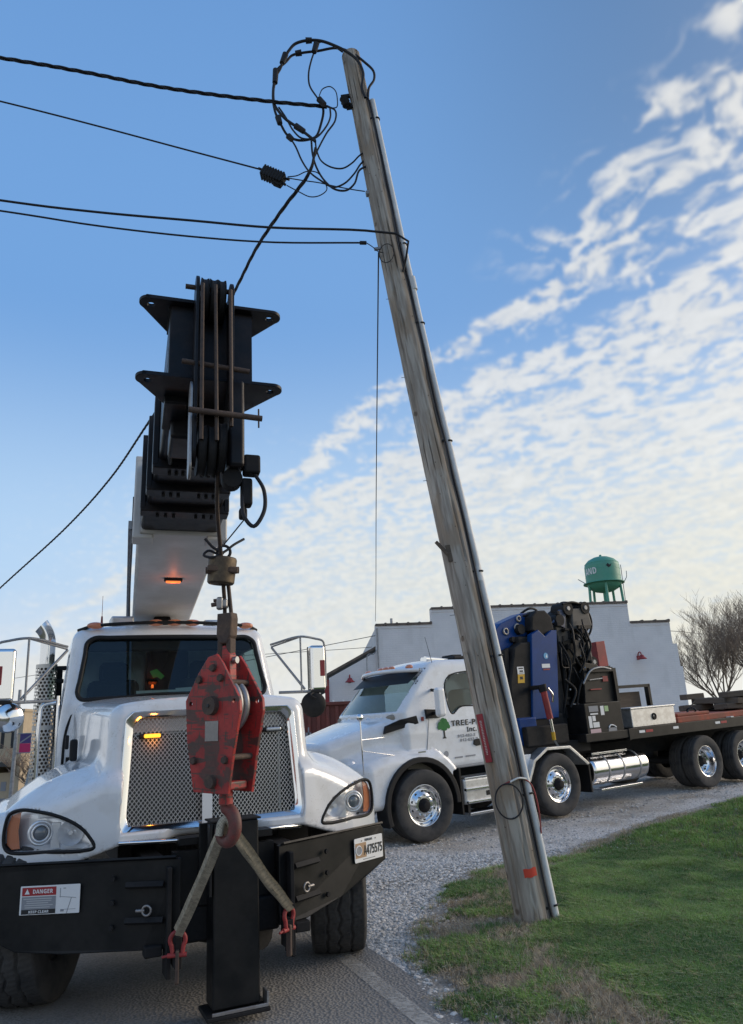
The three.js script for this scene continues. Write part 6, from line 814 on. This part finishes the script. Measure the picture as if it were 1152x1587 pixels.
  const prof = [[0.02, 20.15], [0.3, 20.14], [1.0, 20.02], [1.7, 19.72], [2.15, 19.3], [2.25, 18.9], [2.25, 17.0], [2.2, 16.75], [1.9, 16.35], [1.2, 16.0], [0.5, 15.85], [0.02, 15.82]]; P('tank', lathe(prof.slice().reverse(), 48), M.towerGreen, w); P('walkway', [lathe([[2.2, 16.86], [2.62, 16.86], [2.62, 16.98], [2.2, 16.98]].reverse(), 48), at(new THREE.TorusGeometry(2.6, 0.03, 6, 48).rotateX(Math.PI / 2), 0, 17.9, 0), at(new THREE.TorusGeometry(2.6, 0.03, 6, 48).rotateX(Math.PI / 2), 0, 17.45, 0)].slice(0, 1), M.towerGreen, w); PS('tank_seam', [17.7, 18.5, 19.25].map((y) => lathe([[y > 19 ? 2.17 : 2.25, y - 0.03], [y > 19 ? 2.20 : 2.275, y], [y > 19 ? 2.17 : 2.25, y + 0.03]], 48)), M.towerGreen, w); P('finial', lathe([[0, 20.4], [0.15, 20.36], [0.2, 20.1]].reverse(), 16), M.towerGreen, w);
  for (let i = 0; i < 5; i++) { const q = i / 5 * 6.283 + 0.5; P('leg', rod([Math.cos(q) * 2.9, -1, Math.sin(q) * 2.9], [Math.cos(q) * 2.05, 16.9, Math.sin(q) * 2.05], 0.2, 0.17, 14), M.towerGreen, w); }
  P('riser_pipe', rod([0, -1, 0], [0, 16, 0], 0.28), M.towerGreen, w); { const wrap = (g, a0) => { const p = g.attributes.position; for (let i = 0; i < p.count; i++) { const an = a0 + p.getX(i) / 2.25, r = 2.26 + p.getZ(i); p.setXYZ(i, Math.sin(an) * r, p.getY(i), Math.cos(an) * r); } g.computeVertexNormals(); return g; }; P('tower_letters', wrap(text('AND', 0.75, 1.9, 0.03).translate(0, 18.25, 0), -1.05), M.white, w); P('tower_emblem', wrap(extr([[-0.35, 0.0], [-0.1, 0.25], [0.1, 0.05], [0.4, 0.2], [0.25, -0.1], [-0.05, -0.25]], 0.03).translate(0, 18.7, 0), 0.1), M.ink, w); }
  P('ladder', [rod([2.35, 5, 0.5], [2.35, 19, 0.5], 0.05), tube([[2.6, 17, 0.3], [3.0, 17.6, 0.3], [3.1, 18.3, 0.2]], 0.05, 10), tube([[-2.6, 17, 0.3], [-3.1, 17.3, 0.3], [-3.4, 17.5, 0.2]], 0.05, 10)], M.galv, w);
}
function bareTree(name, label, group, x, z, H, spread, s, col = M.bark, thin = 1, depth = 5) {
  const r = rng(s), T = thing(name, label, group.includes('bush') ? 'shrub' : 'tree', [x, hgt(x, z), z], group), trunk = [], fine = [];
  const branch = (p, d, len, rad, lvl) => {
    let q = p.clone(); const n = 3; const dir = d.clone();
    for (let i = 0; i < n; i++) {
      dir.add(V((r() - 0.5) * 0.32, lvl ? 0.05 : 0, (r() - 0.5) * 0.32)).normalize(); const e = q.clone().addScaledVector(dir, len / n), r0 = lerp(rad, rad * 0.6, i / n), r1 = lerp(rad, rad * 0.6, (i + 1) / n);
      (lvl < 2 ? trunk : fine).push(orient(new THREE.CylinderGeometry(r1, r0, len / n * 1.03, lvl < 1 ? 10 : lvl < 3 ? 5 : 3, 1, true), q, e));
      if (lvl < depth && (lvl > 0 || i === n - 1)) { const k = lvl === 0 ? 6 : lvl < 3 ? 2 : 1 + (r() < 0.6 ? 1 : 0); for (let b = 0; b < k; b++) { const az = lvl === 0 ? (b + r() * 0.7) / k * 6.283 : r() * 6.283, out = V(Math.cos(az), 0.15 + 0.35 * r(), Math.sin(az)).multiplyScalar(spread * (0.6 + 0.5 * r())); branch(e, dir.clone().multiplyScalar(lvl === 0 ? 0.75 : 0.9).add(out).normalize(), lvl === 0 ? H * (0.34 + 0.12 * r()) : len * (0.5 + 0.22 * r()), Math.max(r1 * (lvl === 0 ? 0.62 : 0.6), 0.007 * thin), lvl + 1); } }
      q = e;
    }
  };
  branch(V(0, -0.1, 0), V(0.02, 1, 0), H * 0.24, H * 0.024, 0);
  P('trunk', trunk, col, T); const tw = P('twigs', fine, M.twig, T); tw.userData.kind = 'stuff'; return T;
}
bareTree('bare_tree', 'bare budding tree right of the white building, nearest its corner', 'bare trees behind the flatbed', 20.3, -45, 7.0, 0.75, 12, M.bark, 1.1, 5);
bareTree('bare_tree', 'tall bare tree at the right edge, behind the flatbed', 'bare trees behind the flatbed', 24.6, -47, 8.8, 0.75, 23, M.bark, 1.1, 5);
{ // down the street on the left
  const b = thing('limestone_building', 'warm beige building far down the street at the left edge', 'building', [-21.0, -2.4, -45]);
  P('wall', [bx(-14, 0, 3.2, 6.0, -6, 0, 0), bx(-14, -3.4, 0, 3.199, -6, -0.02), bx(-0.5, 0, 0, 3.199, -6, -0.02), bx(-2.2, -1.7, 0, 3.199, -6, -0.02), bx(-14, -0.02, 0, 3.19, -6, -5.5)], M.limestone, b); P('cornice', [bx(-14, 0.06, 5.9, 6.05, -6, 0.08), bx(-14, 0.05, 3.0, 3.3, -0.1, 0.08)], M.limestone, b); for (const x of [-0.55, -1.15, -2.2, -2.9]) P('window', [bx(x - 0.1, x + 0.1, 3.85, 5.1, -0.01, 0.012)], M.interior, b); P('awning', extr([[-1.8, 2.85], [-0.4, 2.85], [-0.4, 3.1], [-1.8, 3.1]], 0.6, 0.02).translate(0, 0, 0.0), M.roofDark, b); P('door', [bx(-1.3, -0.6, 0.1, 2.5, -0.3, -0.22)], M.limestone, b); P('door_panel', [bx(-1.1, -0.8, 1.5, 2.0, -0.22, -0.2), bx(-1.1, -0.8, 0.8, 1.1, -0.22, -0.2)], M.inkGrey, b);
  const p = thing('street_post', 'grey street post left of the exhaust stack carrying a banner', 'post', [-14.25, hgt(-14.25, -30), -30]); P('post_shaft', rod([0, 0, 0], [0, 5.2, 0], 0.085, 0.06, 16), M.galv, p);
  const f = thing('street_banner', 'dark blue and pink banner hanging on the street post', 'banner', [-14.0, hgt(-14.25, -30) + 2.2, -30]); { const yb = 1.32 - f.position.y; P('banner_cloth', box(0.44, 0.36, 0.02, 0.14, yb + 0.52, 0), std({ color: lin(0.08, 0.06, 0.18), roughness: 0.8 }), f); P('banner_lower', box(0.44, 0.34, 0.02, 0.14, yb + 0.168, 0), std({ color: lin(0.55, 0.035, 0.13), roughness: 0.8 }), f); P('banner_stripe', extr([[-0.06, yb + 0.34], [0.34, yb + 0.6], [0.34, yb + 0.66], [-0.06, yb + 0.40]], 0.004).translate(0, 0, 0.011), M.inkGrey, f); P('banner_arm', [rod([-0.25, yb + 0.71, 0], [0.37, yb + 0.71, 0], 0.02), rod([-0.25, yb - 0.01, 0], [0.37, yb - 0.01, 0], 0.02)], M.galv, f); }
  const s = thing('hanging_sign', 'small dark red hanging sign beside the exhaust stack', 'sign', [-13.4, 1.35, -30]); P('sign_board', [box(0.3, 0.22, 0.05, 0.1, 0.5, 0, 0.02), box(0.26, 0.22, 0.05, 0.06, 0.22, 0, 0.02)], M.redPlain, s); P('sign_post', rod([0.2, hgt(-13.4, -30) - 1.35, 0], [0.2, 0.65, 0], 0.03), M.rust, s);
  bareTree('bare_shrub', 'brown leafless shrub down the street beside the exhaust stack', 'bare bushes down the street', -15.2, -36, 3.6, 1.2, 44, M.bark, 1.6);
  bareTree('bare_shrub', 'low brown leafless shrub nearest the exhaust stack', 'bare bushes down the street', -13.2, -34, 2.8, 1.2, 51, M.bark, 1.6);
}

renderer.render(scene, camera);
